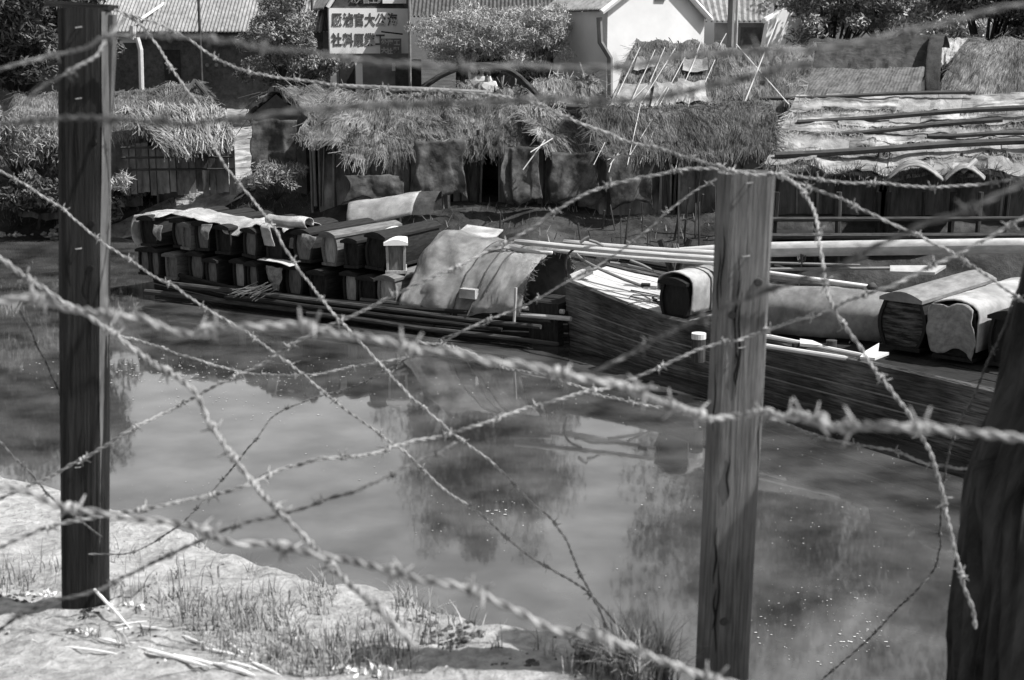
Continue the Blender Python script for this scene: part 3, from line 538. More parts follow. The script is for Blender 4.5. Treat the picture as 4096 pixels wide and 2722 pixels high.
# ------------------------------------------------------------------ coffins
def coffin(label, loc, rz, L=2.05, w=.5, h=.62, m_body=None, m_end=None, m_lid=None, group=None, tilt=0, name='coffin', bulge=.06):
    m_body = m_body or WOODD; m_end = m_end or WOODM; m_lid = m_lid or WOODD
    root = thing(name, label, 'coffin', loc, rz, group); root.rotation_euler[1] = tilt
    bh = h * .82; NZs = 8; NY = 6
    def half(z, y):                                      # half width at height fraction z and length y
        return w / 2 * (.9 + bulge * 2 * math.sin(math.pi * min(1, z * 1.02)) - .05 * (1 - z) ) * (1 - .06 * y / L)
    mb = MB(); th = .045
    for sgn in (-1, 1):
        out = [[(sgn * half(i / NZs, y), y, .05 + (bh - .05) * i / NZs) for i in range(NZs + 1)] for y in np.linspace(0, L, NY)]
        inn = [[(sgn * (half(i / NZs, y) - th), y, .05 + (bh - .05) * i / NZs) for i in range(NZs + 1)] for y in np.linspace(0, L, NY)]
        mb.grid(out, [(y, i * .07 + (3 if sgn > 0 else 0)) for y in np.linspace(0, L, NY) for i in range(NZs + 1)], flip=sgn > 0)
        mb.grid(inn, [(y, i * .07) for y in np.linspace(0, L, NY) for i in range(NZs + 1)], flip=sgn < 0)
        for yy, rr in ((0, 0), (-1, -1)):
            a = out[rr]; b_ = inn[rr]
            mb.grid([a, b_], [(i * .07, k * .04) for k in range(2) for i in range(NZs + 1)], flip=(sgn > 0) != (rr == -1))
    mb.box((0, L / 2, .025), (w * .96, L + .06, .05))
    mb.build('body', m_body, root, local=True)
    for y_, nm in ((.045, 'front_panel'), (L - .045, 'back_panel')):
        e = MB(); hw = [half(i / NZs, y_) - th + .002 for i in range(NZs + 1)]
        G = [[(-a, y_, .05 + (bh - .05) * i / NZs), (-a * .33, y_ + (-.012 if y_ < 1 else .012), .05 + (bh - .05) * i / NZs), (a * .33, y_ + (-.012 if y_ < 1 else .012), .05 + (bh - .05) * i / NZs), (a, y_, .05 + (bh - .05) * i / NZs)] for i, a in enumerate(hw)]
        e.grid(G, [(i * .08, k * .13) for i in range(NZs + 1) for k in range(4)], flip=y_ > 1); e.build('end_panel', m_end, root, local=True)
    lb = MB(); K = 8; y0, y1 = -.07, L + .05; W = half(1, 0) + .035
    def lidp(k, y, up): 
        x = -W + 2 * W * k / K; a = math.cos(math.pi * .5 * x / W); return (x * (1 - .05 * max(y, 0) / L), y, bh + .003 + (.045 + (h - bh - .05) * a if up else 0))
    top = [[lidp(k, y, True) for k in range(K + 1)] for y in np.linspace(y0, y1, 7)]
    bot = [[lidp(k, y, False) for k in range(K + 1)] for y in (y0, y1)]
    lb.grid(top, [(y, k * .07) for y in np.linspace(y0, y1, 7) for k in range(K + 1)])
    lb.grid(bot, flip=True)
    lb.grid([bot[0], top[0]]); lb.grid([bot[1], top[-1]], flip=True)
    for c in (0, K): lb.grid([[bot[0][c], bot[1][c]], [top[0][c], top[-1][c]]], flip=c == 0)
    lb.build('lid', m_lid, root, local=True)
    return root
# ------------------------------------------------------------------ boats
def hull(root, S, deckmat=WOODM, hullmat=WOODD, planks=5, deck=True, nm='hull'):
    """S: stations (centre xy, across unit vec, half top, half bottom, z top, z bottom)"""
    mb = MB()
    def side(sgn, inner=0):
        G = []; 
        for (c, a, ht, hb, zt, zb) in S:
            row = []
            for i in range(planks * 2 + 1):
                t = i / (planks * 2); o = .03 if i % 2 else 0
                hh = hb + (ht - hb) * (t ** .8) + o - inner
                row.append((c[0] + a[0] * sgn * hh, c[1] + a[1] * sgn * hh, zb + (zt - zb) * t))
            G.append(row)
        return G
    Ls = [0]
    for i in range(1, len(S)): Ls.append(Ls[-1] + math.hypot(S[i][0][0] - S[i - 1][0][0], S[i][0][1] - S[i - 1][0][1]))
    sides = {}
    for sgn in (-1, 1):
        g = side(sgn); gi = side(sgn, .06); sides[sgn] = g
        uv = [(Ls[i], k * .12 + sgn) for i in range(len(S)) for k in range(planks * 2 + 1)]
        mb.grid(g, uv, flip=sgn > 0); mb.grid(gi, uv, flip=sgn < 0)
        mb.grid([[r[-1] for r in g], [r[-1] for r in gi]])
    for e in (0, -1): mb.grid([sides[-1][e], sides[1][e]], flip=e == 0)
    mb.grid([[g[0] for g in sides[-1]], [g[0] for g in sides[1]]], flip=True)
    o = mb.build(nm, hullmat, root)
    for hh in (2, 4, 6, 8, 10):
        if hh >= planks * 2: continue
        for sgn in (-1, 1):
            q_ = MB(); q_.tube([Vector(r[hh]) + (Vector(r[hh]) - Vector(sides[-sgn][i][hh])).normalized() * .01 + Vector((0, 0, .008 * nz(i * .8, hh))) for i, r in enumerate(sides[sgn])], [.012 + .006 * abs(nz(i, hh)) for i in range(len(S))], 5); q_.build('plank_edge', BAMM if hh > planks else WOODM, root)
    rl = MB()
    for sgn in (-1, 1):
        pts = [Vector(r[-1]) + Vector((0, 0, .03)) for r in sides[sgn]]
        for i in range(len(pts) - 1):
            pass
        rl.tube(pts, .045, 6)
    rl.build('gunwale', hullmat, root)
    if deck:
        d = MB(); n = 7
        for i in range(len(S) - 1):
            for k in range(n):
                f0, f1 = -1 + 2 * k / n + .008, -1 + 2 * (k + 1) / n - .008; q_ = []
                dz = random.uniform(-.004, .004)
                for (j, f) in ((i, f0), (i + 1, f0), (i + 1, f1), (i, f1)):
                    c, a, ht, hb, zt, zb = S[j]; q_.append((c[0] + a[0] * (ht - .05) * f, c[1] + a[1] * (ht - .05) * f, zt - .05 + dz))
                d.add(q_, [(0, 1, 2, 3)], [(Ls[i], k * .3), (Ls[i + 1], k * .3), (Ls[i + 1], k * .3 + .25), (Ls[i], k * .3 + .25)])
        d.build('deck', deckmat, root)
    return o
A1 = Wz(540, 1185); B1 = Wz(2235, 1398); u1 = (B1 - A1).normalized(); n1 = Vector((-u1.y, u1.x, 0)); 
if n1.y < 0: n1 = -n1
L1 = (B1 - A1).length; W1 = 2.3
def b1(s, off, z): return A1 + u1 * s + n1 * off + Vector((0, 0, z))
bt = thing('boat', 'long low cargo boat loaded with two tiers of coffins, moored across the creek', 'boat', b1(L1 / 2, W1 / 2, 0))
S = []
for i in range(13):
    t = i / 12; s = t * L1; hw = W1 / 2 * min(1, .55 + 1.6 * t, .75 + 1.6 * (1 - t)); sheer = .30 + .16 * (2 * t - 1) ** 2 + .06 * t
    c = b1(s, W1 / 2, 0); S.append(((c.x, c.y), (n1.x, n1.y), hw, hw * .86, sheer, -.25))
hull(bt, S, deckmat=WOODD)
for i, (s0, s1, o_, z_, r_, m_) in enumerate([(1.0, L1 - .3, -.06, .34, .055, WOODM), (2.5, L1 - 1.0, -.14, .24, .05, WOODD), (.4, L1 * .75, -.1, .14, .055, WOODM), (4.5, L1 + .1, -.2, .13, .05, WOODM), (5.5, L1 - .2, .1, .42, .05, WOODM)]):
    m2 = MB(); pts = [b1(s0 + (s1 - s0) * k / 6, o_ + random.gauss(0, .01), z_ + random.gauss(0, .008)) for k in range(7)]; m2.tube(pts, [r_ * (1 - .05 * k) for k in range(7)], 8)
    tag(m2.build('timber_pole', m_), ['long weathered timber along the top side of the coffin boat', 'dark timber lashed below the top timber on the coffin boat', 'dull timber low on the left half of the coffin boat', 'timber nearest the water at the right half of the coffin boat', 'timber lying under the arched mat shelter edge'][i], 'timber', 'timbers lashed along the coffin boat')
for z_, o_, l_ in ((.5, .1, 1.4), (.58, .22, 1.2)):
    m2 = MB(); m2.tube([b1(L1 - 1.2, o_, z_ - .03), b1(L1 + l_ - 1.2, o_ - .05, z_ + .02)], .04, 8)
    tag(m2.build('timber_pole', WOODL), 'pale pole end sticking out at the right end of the coffin boat, ' + ('upper' if z_ > .55 else 'lower') + ' of two', 'pole', 'pale pole ends on the coffin boat')
m2 = MB(); m2.box(b1(L1 - .35, .5, .35), (.55, .8, .75), rz=math.atan2(u1.y, u1.x)); m2.build('stern_block', WOODD, bt)
ang1 = math.atan2(-n1.x, n1.y)
def s_at(px, off, z):                                   # boat-1 coordinate s seen at px for an offset and height
    lo, hi = -3, L1 + 3
    for _ in range(40):
        m_ = (lo + hi) / 2; p = b1(m_, off, z); x = CX + F_PX * p.x / (p.y * _cp - (p.z - CAMZ) * _sp)
        if x < px: lo = m_
        else: hi = m_
    return (lo + hi) / 2
LT = mat('light_coffin_wood', .2, .42, coord='UV', sc3=(1, 5, 1), ns=3, bump=.4, bd=.01); MID = mat('mid_coffin_wood', .08, .2, coord='UV', sc3=(1, 5, 1), ns=3, bump=.4, bd=.01); DK = WOODD
# (centre px, width px, base z, height m, end material, tilt, offset)
low = [(556, 60, DK, 'coffin with a pale end at the far left of the lower tier', MID), (614, 66, DK, None, MID), (676, 74, MID, 'brown coffin with a patched end, third from the left in the lower tier', MID), (766, 86, DK, None, MID), (850, 76, DK, None, MID), (944, 74, DK, 'coffin with a pale bulging end in the lower tier, below the sagging mat', LT), (1012, 70, DK, None, MID), (1085, 72, DK, 'coffin with a bright upper end below the thin bent plank', LT), (1165, 96, DK, 'wide brown coffin behind the bundle of twigs', MID), (1268, 96, DK, None, DK), (1380, 88, DK, 'rounded coffin with a clean pale end standing alone at the lower right tier', LT), (1462, 84, DK, None, DK), (1550, 90, MID, 'light coffin tucked behind the lower left edge of the mat shelter', LT)]
up = [(607, 92, .98, DK, 'round ended dark coffin first from the left in the upper tier', DK, 0), (706, 98, 1.0, DK, 'tall coffin raised slightly at the left of the upper tier', MID, .0), (742, 60, .86, MID, 'narrow plain coffin squeezed in the left of the upper tier', MID, 0), (800, 80, .95, DK, None, MID, 0), (896, 100, .95, DK, None, DK, 0), (1003, 98, .98, DK, 'coffin with a framed brown end under the draped mat strip', MID, 0), (1098, 92, .93, DK, None, DK, 0), (1203, 100, 1, DK, None, MID, 0), (1308, 88, 1, MID, 'tilted coffin with a pale framed end in the middle of the upper tier', LT, -.08), (1403, 88, .96, DK, 'small dark coffin with a pale rimmed end beside the tilted one', DK, 0), (1487, 108, 1.12, DK, 'largest and darkest coffin in the upper tier', DK, 0)]
GC = 'coffins stacked on the long boat'
for i, (px, wp, mb_, lb, me_) in enumerate(low):
    s = s_at(px, .22, .6); p = b1(s, .2 + random.uniform(-.03, .05), .28 + .09 * abs(2 * s / L1 - 1)); w = wp / 5689 * p.y * 1.02
    coffin(lb or 'dark plain coffin deep in shade in the lower tier of the boat stack', p + n1 * random.uniform(-.02, .16), ang1 + random.uniform(-.1, .1), 1.9, w * random.uniform(.88, 1.02), random.uniform(.54, .62), mb_, me_, mb_, GC, bulge=random.choice([.03, .06, .08]))
for i, (px, wp, hs, mb_, lb, me_, tl) in enumerate(up):
    s = s_at(px, .3, 1.2); p = b1(s, .3 + random.uniform(-.06, .05), .93 + .06 * abs(2 * s / L1 - 1)); w = wp / 5689 * p.y * 1.02
    coffin(lb or 'dark plain coffin deep in shade in the upper tier of the boat stack', p + n1 * random.uniform(-.04, .2), ang1 + random.uniform(-.13, .13), 1.9, w * random.uniform(.85, 1.03), .62 * hs * random.uniform(.93, 1.02), mb_, me_, mb_, GC, tilt=tl + random.uniform(-.08, .08), bulge=random.choice([.01, .06, .11]))
s = s_at(1575, .35, 1.1); p = b1(s, .42, .90); coffin('square coffin turned sideways with a sunlit white top, touching the mat shelter', p, ang1 + .62, 1.75, .40, .62, LT, MID, mat('sunlit_board', .75, .82, coord='UV', ns=5, bump=.1), GC, bulge=0)  # sunlit top and side and shaded end put into the wood tones
def sheet(name, label, cat, rows, m, group=None, th=.012, seed=0, wr=.02, sub=6, parent=None, smooth=True):
    """rows of control points -> smooth double sided sheet"""
    cols = [catmull(r, max((Vector(r[-1]) - Vector(r[0])).length / 16, .02)) for r in rows]
    nj = 18
    def res(c):
        A = np.array([tuple(p) for p in c]); d = np.concatenate([[0], np.cumsum(np.linalg.norm(np.diff(A, axis=0), axis=1))]); t = np.linspace(0, d[-1], nj)
        return np.stack([np.interp(t, d, A[:, k]) for k in range(3)], 1)
    C = [res(c) for c in cols]; ni = (len(C) - 1) * sub + 1; G = []
    CC = [[Vector(C[i][j]) for i in range(len(C))] for j in range(nj)]
    lines = []
    for j in range(nj):
        ln = catmull(CC[j], 1e9) if len(CC[j]) < 2 else None
        pts = CC[j]; e = [pts[0] * 2 - pts[1]] + pts + [pts[-1] * 2 - pts[-2]]; out = []
        for i in range(1, len(e) - 2):
            p0, p1, p2, p3 = e[i - 1:i + 3]
            for k in range(sub):
                t = k / sub; out.append(.5 * ((2 * p1) + (p2 - p0) * t + (2 * p0 - 5 * p1 + 4 * p2 - p3) * t * t + (3 * p1 - p0 - 3 * p2 + p3) * t ** 3))
        out.append(pts[-1]); lines.append(out)
    for i in range(ni):
        row = []
        for j in range(nj):
            p = lines[j][i]; w_ = Vector((nz(p.x * 3 + seed, p.y * 3, p.z * 3), nz(p.x * 3, p.y * 3 + seed, p.z * 3 + 5), nz(p.x * 3 + 9, p.y * 3, p.z * 3 + seed))) * wr
            row.append(p + w_)
        G.append(row)
    mb = MB(); mb.grid(G)
    o = mb.build(name, m, parent, smooth=smooth)
    md = o.modifiers.new('t', 'SOLIDIFY'); md.thickness = th; md.offset = 0
    if label: tag(o, label, cat, group)
    return o, G
SACKR = mat('rag_cloth', .1, .32, ns=9, detail=8, bump=.5, bd=.01)
# bright mats over the upper tier
sheet('cover_mat', 'sunlit pale mat laid over the left and middle coffins, sagging at its front edge', 'mat', [[b1(s_at(x, .28, 1.55), .24 + .1 * (k % 2), z0), b1(s_at(x, .28, 1.55), .6, z1), b1(s_at(x, .28, 1.55), 1.1, z1 - .01), b1(s_at(x, .28, 1.55), 1.4, z1 - .14)] for k, (x, z0, z1) in enumerate([(686, 1.66, 1.70), (720, 1.63, 1.67), (790, 1.58, 1.61), (850, 1.54, 1.58), (900, 1.42, 1.55), (935, 1.34, 1.55), (965, 1.42, 1.58), (1010, 1.54, 1.59), (1060, 1.56, 1.60), (1110, 1.54, 1.62), (1150, 1.50, 1.60)])], MATP, 'mats over the coffins', seed=1, wr=.05)
sheet('cover_mat', 'strip of pale mat hanging down between two upper coffins', 'mat', [[b1(s_at(x, .15, 1.5), .3, 1.62), b1(s_at(x, .15, 1.5), .14, 1.6), b1(s_at(x, .1, 1.4), .12, 1.45), b1(s_at(x + 8, .1, 1.3), .14, 1.24)] for x in (1046, 1085)], MATP, 'mats over the coffins', seed=4)
sheet('cover_mat', 'rolled pale mat lying on the right end of the cover over the coffins', 'mat', [[b1(s_at(x, .6, 1.65), .5 + .13 * math.cos(a), 1.66 + .10 * math.sin(a)) for a in np.linspace(-.6, 4.2, 7)] for x in (1090, 1140, 1200, 1250)], MATP, 'mats over the coffins', seed=7)
sheet('cover_mat', 'small bright mat over the first coffin at the far left end', 'mat', [[b1(s_at(x, .3, 1.5), .2, 1.56), b1(s_at(x, .3, 1.5), .5, 1.62), b1(s_at(x, .3, 1.5), 1.1, 1.6)] for x in (572, 610, 650)], MATP, 'mats over the coffins', seed=9)
sheet('cover_mat', 'bright mat edge hanging down the far left side of the coffin stack', 'mat', [[b1(s_at(562, .2, 1.4) - .08, o_, 1.6), b1(s_at(555, .2, 1.4) - .12, o_, 1.4), b1(s_at(552, .2, 1.4) - .1, o_, 1.15), b1(s_at(558, .2, 1.4) - .02, o_, .98)] for o_ in (.12, .3, .7)], MATP, 'mats over the coffins', seed=10)
o_, _ = sheet('thin_board', 'thin bent pale board lying between the coffin tiers', 'board', [[b1(s_at(x, .1, .95), .05, z), b1(s_at(x, .1, .95), .3, z + .01)] for x, z in ((1036, .97), (1090, .96), (1130, .95), (1165, .9))], WOODL, wr=.004)
mb = MB()
for k in range(26):
    p = b1(s_at(1010 + random.uniform(-30, 60), -.05, .5), -.1, .40 + random.uniform(-.06, .1)); d = Vector((random.uniform(.2, .6), random.uniform(-.1, .1), random.uniform(.05, .3))); mb.tube([p - d * .5, p + d * .5], .007, 4)
tag(mb.build('twig_bundle', BAMM), 'loose bundle of pale twigs on the side of the coffin boat', 'twigs')
for i, (px, z, w_, l_, lb) in enumerate([(628, 1.45, .12, .3, 'small pale rag caught between the first two upper coffins'), (826, 1.52, .1, .28, 'thin pale rag on the upper coffins left of the sagging mat'), (1232, 1.5, .16, .25, 'straw wisps and rag hanging from the upper tier near the tilted coffin'), (1100, .86, .2, .35, 'pale torn cloth on the lower tier under the bent board')]):
    sx = s_at(px, .1, z); sheet('rag', lb, 'rag', [[b1(sx + dx, .12, z), b1(sx + dx * .8, .08, z - l_ * .5), b1(sx + dx * .4, .1, z - l_)] for dx in (-w_, 0, w_)], SACKR, 'rags on the coffin stack', seed=i, wr=.04)
# arched mat shelter
def shelterrow(fx, fy, foff, ax, ay, aoff, bulge=.35, backoff=1.9):
    def q(px, py, off):                                  # point on boat plane 'off' seen at pixel
        d = ray(px, py); o = Vector((0, 0, CAMZ)); base = b1(0, off, 0); t = (base - o).dot(n1) / d.dot(n1); return o + d * t
    f = q(fx, fy, foff); a = q(ax, ay, aoff); m_ = f.lerp(a, .55) - n1 * bulge * .55 + Vector((0, 0, bulge * .3))
    bk = a + n1 * (backoff - aoff) ; bk.z = .4
    return [f, f.lerp(m_, .5) - n1 * .04, m_, a, a.lerp(bk, .45) + n1 * .35 + Vector((0, 0, .25)), bk]
rows = [shelterrow(1592, 1236, .02, 1700, 1000, .75, .06), shelterrow(1640, 1252, .0, 1775, 925, .95, .12), shelterrow(1790, 1272, -.05, 1900, 962, .95, .22), shelterrow(1900, 1262, -.02, 2010, 968, .95, .3), shelterrow(1990, 1262, 0, 2100, 985, .95, .34), shelterrow(2085, 1262, .02, 2195, 1012, .95, .36)]
shel, G = sheet('mat_shelter', 'humped pale mat shelter tied with ropes on the right end of the coffin boat', 'shelter', rows, mat('shelter_mat', .46, .78, coord='UV', ns=5, detail=14, bump=.8, bd=.03, big=(2.0, .6), weave=50), seed=2, wr=.07, th=.03)
def shp(i, j): i = min(max(i, 0), len(G) - 1); j = min(max(j, 0), 17); i0, j0 = int(i), int(j); i1, j1 = min(i0 + 1, len(G) - 1), min(j0 + 1, 17); return G[i0][j0].lerp(G[i1][j0], i - i0).lerp(G[i0][j1].lerp(G[i1][j1], i - i0), j - j0)
for (i0, j0, i1, j1, bow) in [(12.5, 0, 17.5, 9, 1.2), (17, 0, 21.5, 9, 1.0), (20.5, 2, 25, 9, .6), (16.5, 6.2, 29, 7.2, 0), (18, 7.8, 27, 8.2, 0)]:
    mb = MB(); mb.tube([shp(i0 + (i1 - i0) * t + math.sin(t * math.pi) * -bow * .5, j0 + (j1 - j0) * t) - n1 * .03 + Vector((0, 0, .02)) for t in np.linspace(0, 1, 14)], .012, 5); mb.build('tie_rope', ROPE, shel)
frg = MB()
for k in range(150):
    j = random.uniform(1, 14); p = shp(30, j); d = (u1 * random.uniform(.3, 1) + Vector((random.gauss(0, .5), random.gauss(0, .5), random.gauss(0, .6)))).normalized() * random.uniform(.05, .14)
    frg.tube([p, p + d], [.008, .003], 3, cap=False)
frg.build('frayed_edge', STRAW_L, shel)
mb = MB(); c = shp(15.5, 2.2); mb.box(c - n1 * .07, (.32, .14, .16), rz=math.atan2(u1.y, u1.x)); o = mb.build('rag_bundle', MATP); o.modifiers.new('b', 'BEVEL').width = .05; tag(o, 'small white rag bundle tied low on the mat shelter', 'bundle')
mb = MB(); mb.tube([b1(s_at(2072, .1, .5), -.03, .35), b1(s_at(2076, .1, .5), .0, .95)], .025, 6); tag(mb.build('wooden_stake', WOODL), 'short pale stake at the right end of the mat shelter', 'stake')
# low sampan hood on the far bank behind
TB = 29.6
rows = []
for (fx, fy, ax, ay) in [(1385, 915, 1395, 812), (1480, 897, 1500, 798), (1570, 876, 1590, 785), (1643, 858, 1680, 769)]:
    f = P(fx, fy, TB); a = P(ax, ay, TB + .5); bk = Vector((a.x, TB + 1.1, f.z - .05)); rows.append([f, f.lerp(a, .5) + Vector((0, -.14, .06)), a, a.lerp(bk, .4) + Vector((0, .22, .1)), bk])
tent, G2 = sheet('mat_tent', 'long low mat tent with a dark open end on the bank behind the coffin boat', 'tent', rows, MATT, seed=5, th=.02)
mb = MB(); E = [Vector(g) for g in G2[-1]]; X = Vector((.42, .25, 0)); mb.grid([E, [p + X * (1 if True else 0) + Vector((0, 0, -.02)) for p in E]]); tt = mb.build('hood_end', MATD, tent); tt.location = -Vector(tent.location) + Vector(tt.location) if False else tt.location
for px in (1420, 1600): 
    mb = MB(); p = P(px, 905 if px < 1500 else 868, TB); mb.tube([p + Vector((0, .05, 0)), Vector((p.x, p.y + .05, Hf(p.x, p.y) - .1))], .025, 6); mb.build('prop_pole', BAMM, tent)
mb = MB(); c = P(1905, 925, 28.9); mb.grid([[c + Vector((-.45, -.3, -.05)), c + Vector((.35, -.3, -.12))], [c + Vector((-.2, .5, .07)), c + Vector((.55, .4, -.02))]]); o = mb.build('white_sheet', MATP); o.modifiers.new('s', 'SOLIDIFY').thickness = .03; tag(o, 'small bright sheet lying behind the top of the mat shelter', 'sheet')
# ------------------------------------------------------------------ right-hand boat
A2 = Wz(2330, 1395); B2 = Wz(3900, 1852); u2 = (B2 - A2).normalized(); n2 = Vector((-u2.y, u2.x, 0))
if n2.x < 0: n2 = -n2
L2 = (B2 - A2).length + 3.0; W2 = 2.5
def b2(s, off, z): return A2 + u2 * s + n2 * off + Vector((0, 0, z))
b2r = thing('boat', 'big dark plank boat with a pale foredeck, bow pointing at the coffin boat', 'boat', b2(L2 / 2, W2 / 2, 0))
N0 = Vector((.88, 23.07, 0)); F0 = Vector((1.67, 24.66, 0))
def st2(sx):
    sx2 = sx + .37; near = N0 + u2 * sx2; k = min(1, max(0, sx2 / 3.2)); far = (F0 + u2 * sx2 * .7 + Vector((.25, .25, 0)) * sx2 * .5).lerp(near + n2 * W2, k * k * (3 - 2 * k))
    c = (near + far) / 2; d = far - near; zt = .82 + .26 * max(0, 1 - sx2 / 2.6) ** 1.3 + .012 * sx2
    return c, d.normalized(), d.length / 2, zt
S = []
for i in range(17):
    sx = -.37 + (L2 + .37) * (i / 16) ** 1.3; c, a, hw, zt = st2(sx); cb = c + u2 * max(0, .4 - i * .2)
    S.append(((c.x, c.y), (a.x, a.y), hw, hw * (.80 if i < 3 else .86), zt, -.3))
hull(b2r, S, deckmat=WOODD, planks=7, hullmat=mat('old_hull_planks', .045, .24, coord='UV', sc3=(1, 9, 1), ns=3, detail=12, bump=1, bd=.03, big=(.9, .4)))
# pale foredeck boards
fd = MB(); n = 6
for k in range(n):
    f0, f1 = k / n + .003, (k + 1) / n - .003
    ss = [-.34, .3, .9, 1.6, 2.5]; dz = random.uniform(-.004, .004); G = []
    for f in (f0, f1):
        row = []
        for sx in ss: c, a, hw, zt = st2(sx); p = c + a * (hw - .07) * (2 * f - 1); row.append(Vector((p.x, p.y, zt + .015 + dz)))
        G.append(row)
    fd.grid(G, flip=True)
o = fd.build('foredeck', mat('sunbleached_deck', .3, .6, coord='UV', sc3=(1, 7, 1), ns=3, bump=.5, bd=.01), b2r)
for (s0, o0, s1, o1, r_) in [(.4, .3, 2.6, .15, .03), (.7, 1.6, 1.0, .5, .02), (1.4, .25, 1.9, 1.2, .022), (1.9, .3, 2.3, 1.3, .025), (.9, 1.0, 2.4, 1.9, .018), (.3, .9, 1.6, 1.1, .014), (1.2, .4, 2.0, .9, .02)]:
    pass
tang = MB()
for k in range(9):
    s = random.uniform(.4, 2.3); o0 = random.uniform(.2, 1.9); pts = [b2(s + random.gauss(0, .25) * j * .6, o0 + random.gauss(0, .2) * j * .6, .95 + random.uniform(0, .04)) for j in range(5)]; tang.tube(catmull(pts, .08), .011, 4)
tag(tang.build('rope_tangle', ROPE), 'loose tangle of dark ropes across the pale foredeck', 'rope')
st = MB()
for k in range(7):
    s = random.uniform(1.3, 2.3); p = b2(s, random.uniform(.15, .7), .93); d = Vector((random.uniform(-.5, .5), random.uniform(-.3, .3), .03)); st.tube([p - d, p + d], .02, 5)
tag(st.build('brushwood', IRON), 'dark brushwood lying on the foredeck in front of the first covered coffin', 'brushwood')
# bow rail piece, anchor
mb = MB(); mb.tube([P(2285, 1115, 23.2), P(2365, 1080, 23.3)], .075, 9); tag(mb.build('short_log', WOODL), 'short pale log lying across the bow of the right boat', 'log')
an = thing('anchor', 'dark curved iron anchor with a straight shank leaning on the bow', 'anchor', P(2270, 1100, 22.9))
mb = MB(); mb.tube(catmull([P(2270, 1110, 22.9), P(2262, 1050, 22.9), P(2285, 1005, 22.9), P(2335, 982, 22.9)], .05), [.02] * len(catmull([P(2270, 1110, 22.9), P(2262, 1050, 22.9), P(2285, 1005, 22.9), P(2335, 982, 22.9)], .05)), 7); mb.build('fluke', IRON, an)
mb = MB(); c_ = catmull([P(2308, 1018, 22.9), P(2330, 1040, 22.7), P(2380, 1068, 22.3), P(2480, 1112, 21.9), P(2572, 1146, 21.5)], .1); mb.tube(c_, .025, 7); mb.build('shank', BAMM, an)
mb = MB(); mb.tube([P(2566, 1140, 21.5), P(2600, 1141, 21.45)], .03, 8); mb.build('ring', IRON, an)
# poles above the bow
for i, (a, b_, Y0, Y1, r_, lb) in enumerate([((2060, 966), (2900, 1038), 23.2, 21.6, .042, 'long pale bamboo pole above the bow, reaching farthest left'), ((2256, 969), (2900, 1016), 23.6, 22.0, .045, 'long pale bamboo pole above the bow, uppermost of the bunch'), ((2190, 1000), (2900, 1056), 23.3, 21.7, .032, 'thinner bamboo pole lowest in the bunch above the bow'), ((2040, 992), (2210, 1012), 23.2, 23.0, .03, 'short bamboo end poking out over the mat shelter opening')]):
    mb = MB(); pts = [P(a[0] + (b_[0] - a[0]) * t, a[1] + (b_[1] - a[1]) * t + 5 * math.sin(t * 3.1), Y0 + (Y1 - Y0) * t) for t in np.linspace(0, 1, 9)]; mb.tube(pts, [r_ * (1 + .08 * (k % 2)) for k in range(9)], 9)
    tag(mb.build('bamboo_pole', BAMB, smooth=True), lb, 'pole', 'bamboo poles above the bow')
for (a, b_, lb) in [((2320, 972), (2358, 948), 'short crossed stick rising left above the bow poles'), ((2356, 962), (2415, 985), 'short crossed stick falling right above the bow poles'), ((2520, 1042), (2615, 1085), 'short stick hanging below the bow poles, upper one'), ((2440, 1052), (2580, 1075), 'bent stick hanging below the bow poles, lower one')]:
    mb = MB(); mb.tube([P(*a, 22.6), P((a[0] + b_[0]) / 2, (a[1] + b_[1]) / 2 - 3, 22.6), P(*b_, 22.6)], .025, 7); tag(mb.build('stick', BAMM), lb, 'stick', 'sticks by the bow poles')
# mast
mst = thing('mast', 'very thick pale lowered mast lying horizontally behind the right boat', 'mast', P(3300, 1010, 22.4))
mb = MB(); pts = []; rr = []
for t in np.linspace(0, 1, 20):
    pts.append(P(2600 + 1560 * t, 1008 - 6 * math.sin(t * 2) + (-18 * t), 23.2 - 2.2 * t)); rr.append(min(.12, .035 + .35 * t))
mb.tube(pts, rr, 18); mb.build('spar', mat('pale_spar', .34, .56, coord='UV', sc3=(1, 8, 1), ns=3, bump=.3, bd=.01), mst, smooth=True)
for px in (3205, 2700):
    mb = MB(); c = P(px, 1008, 22.4 if px > 3000 else 23.05)
    for dx in (-.03, .0, .04): mb.tube([c + Vector((dx, .145 * math.cos(a), .145 * math.sin(a) - .02)) for a in np.linspace(0, 6.28, 18)], .014, 5)
    mb.tube([c + Vector((0, -.14, 0)), c + Vector((-.05, -.1, -.75))], .014, 5); mb.build('lashing', ROPE, mst)
# trestle carrying mast
mb = MB(); c = P(2700, 1008, 23.05); mb.tube([c + Vector((-.25, 0, .2)), Vector((c.x + .3, c.y, .3))], .05, 7); mb.tube([c + Vector((.25, 0.1, .2)), Vector((c.x - .3, c.y + .1, .3))], .05, 7); mb.build('trestle', WOODD, mst)
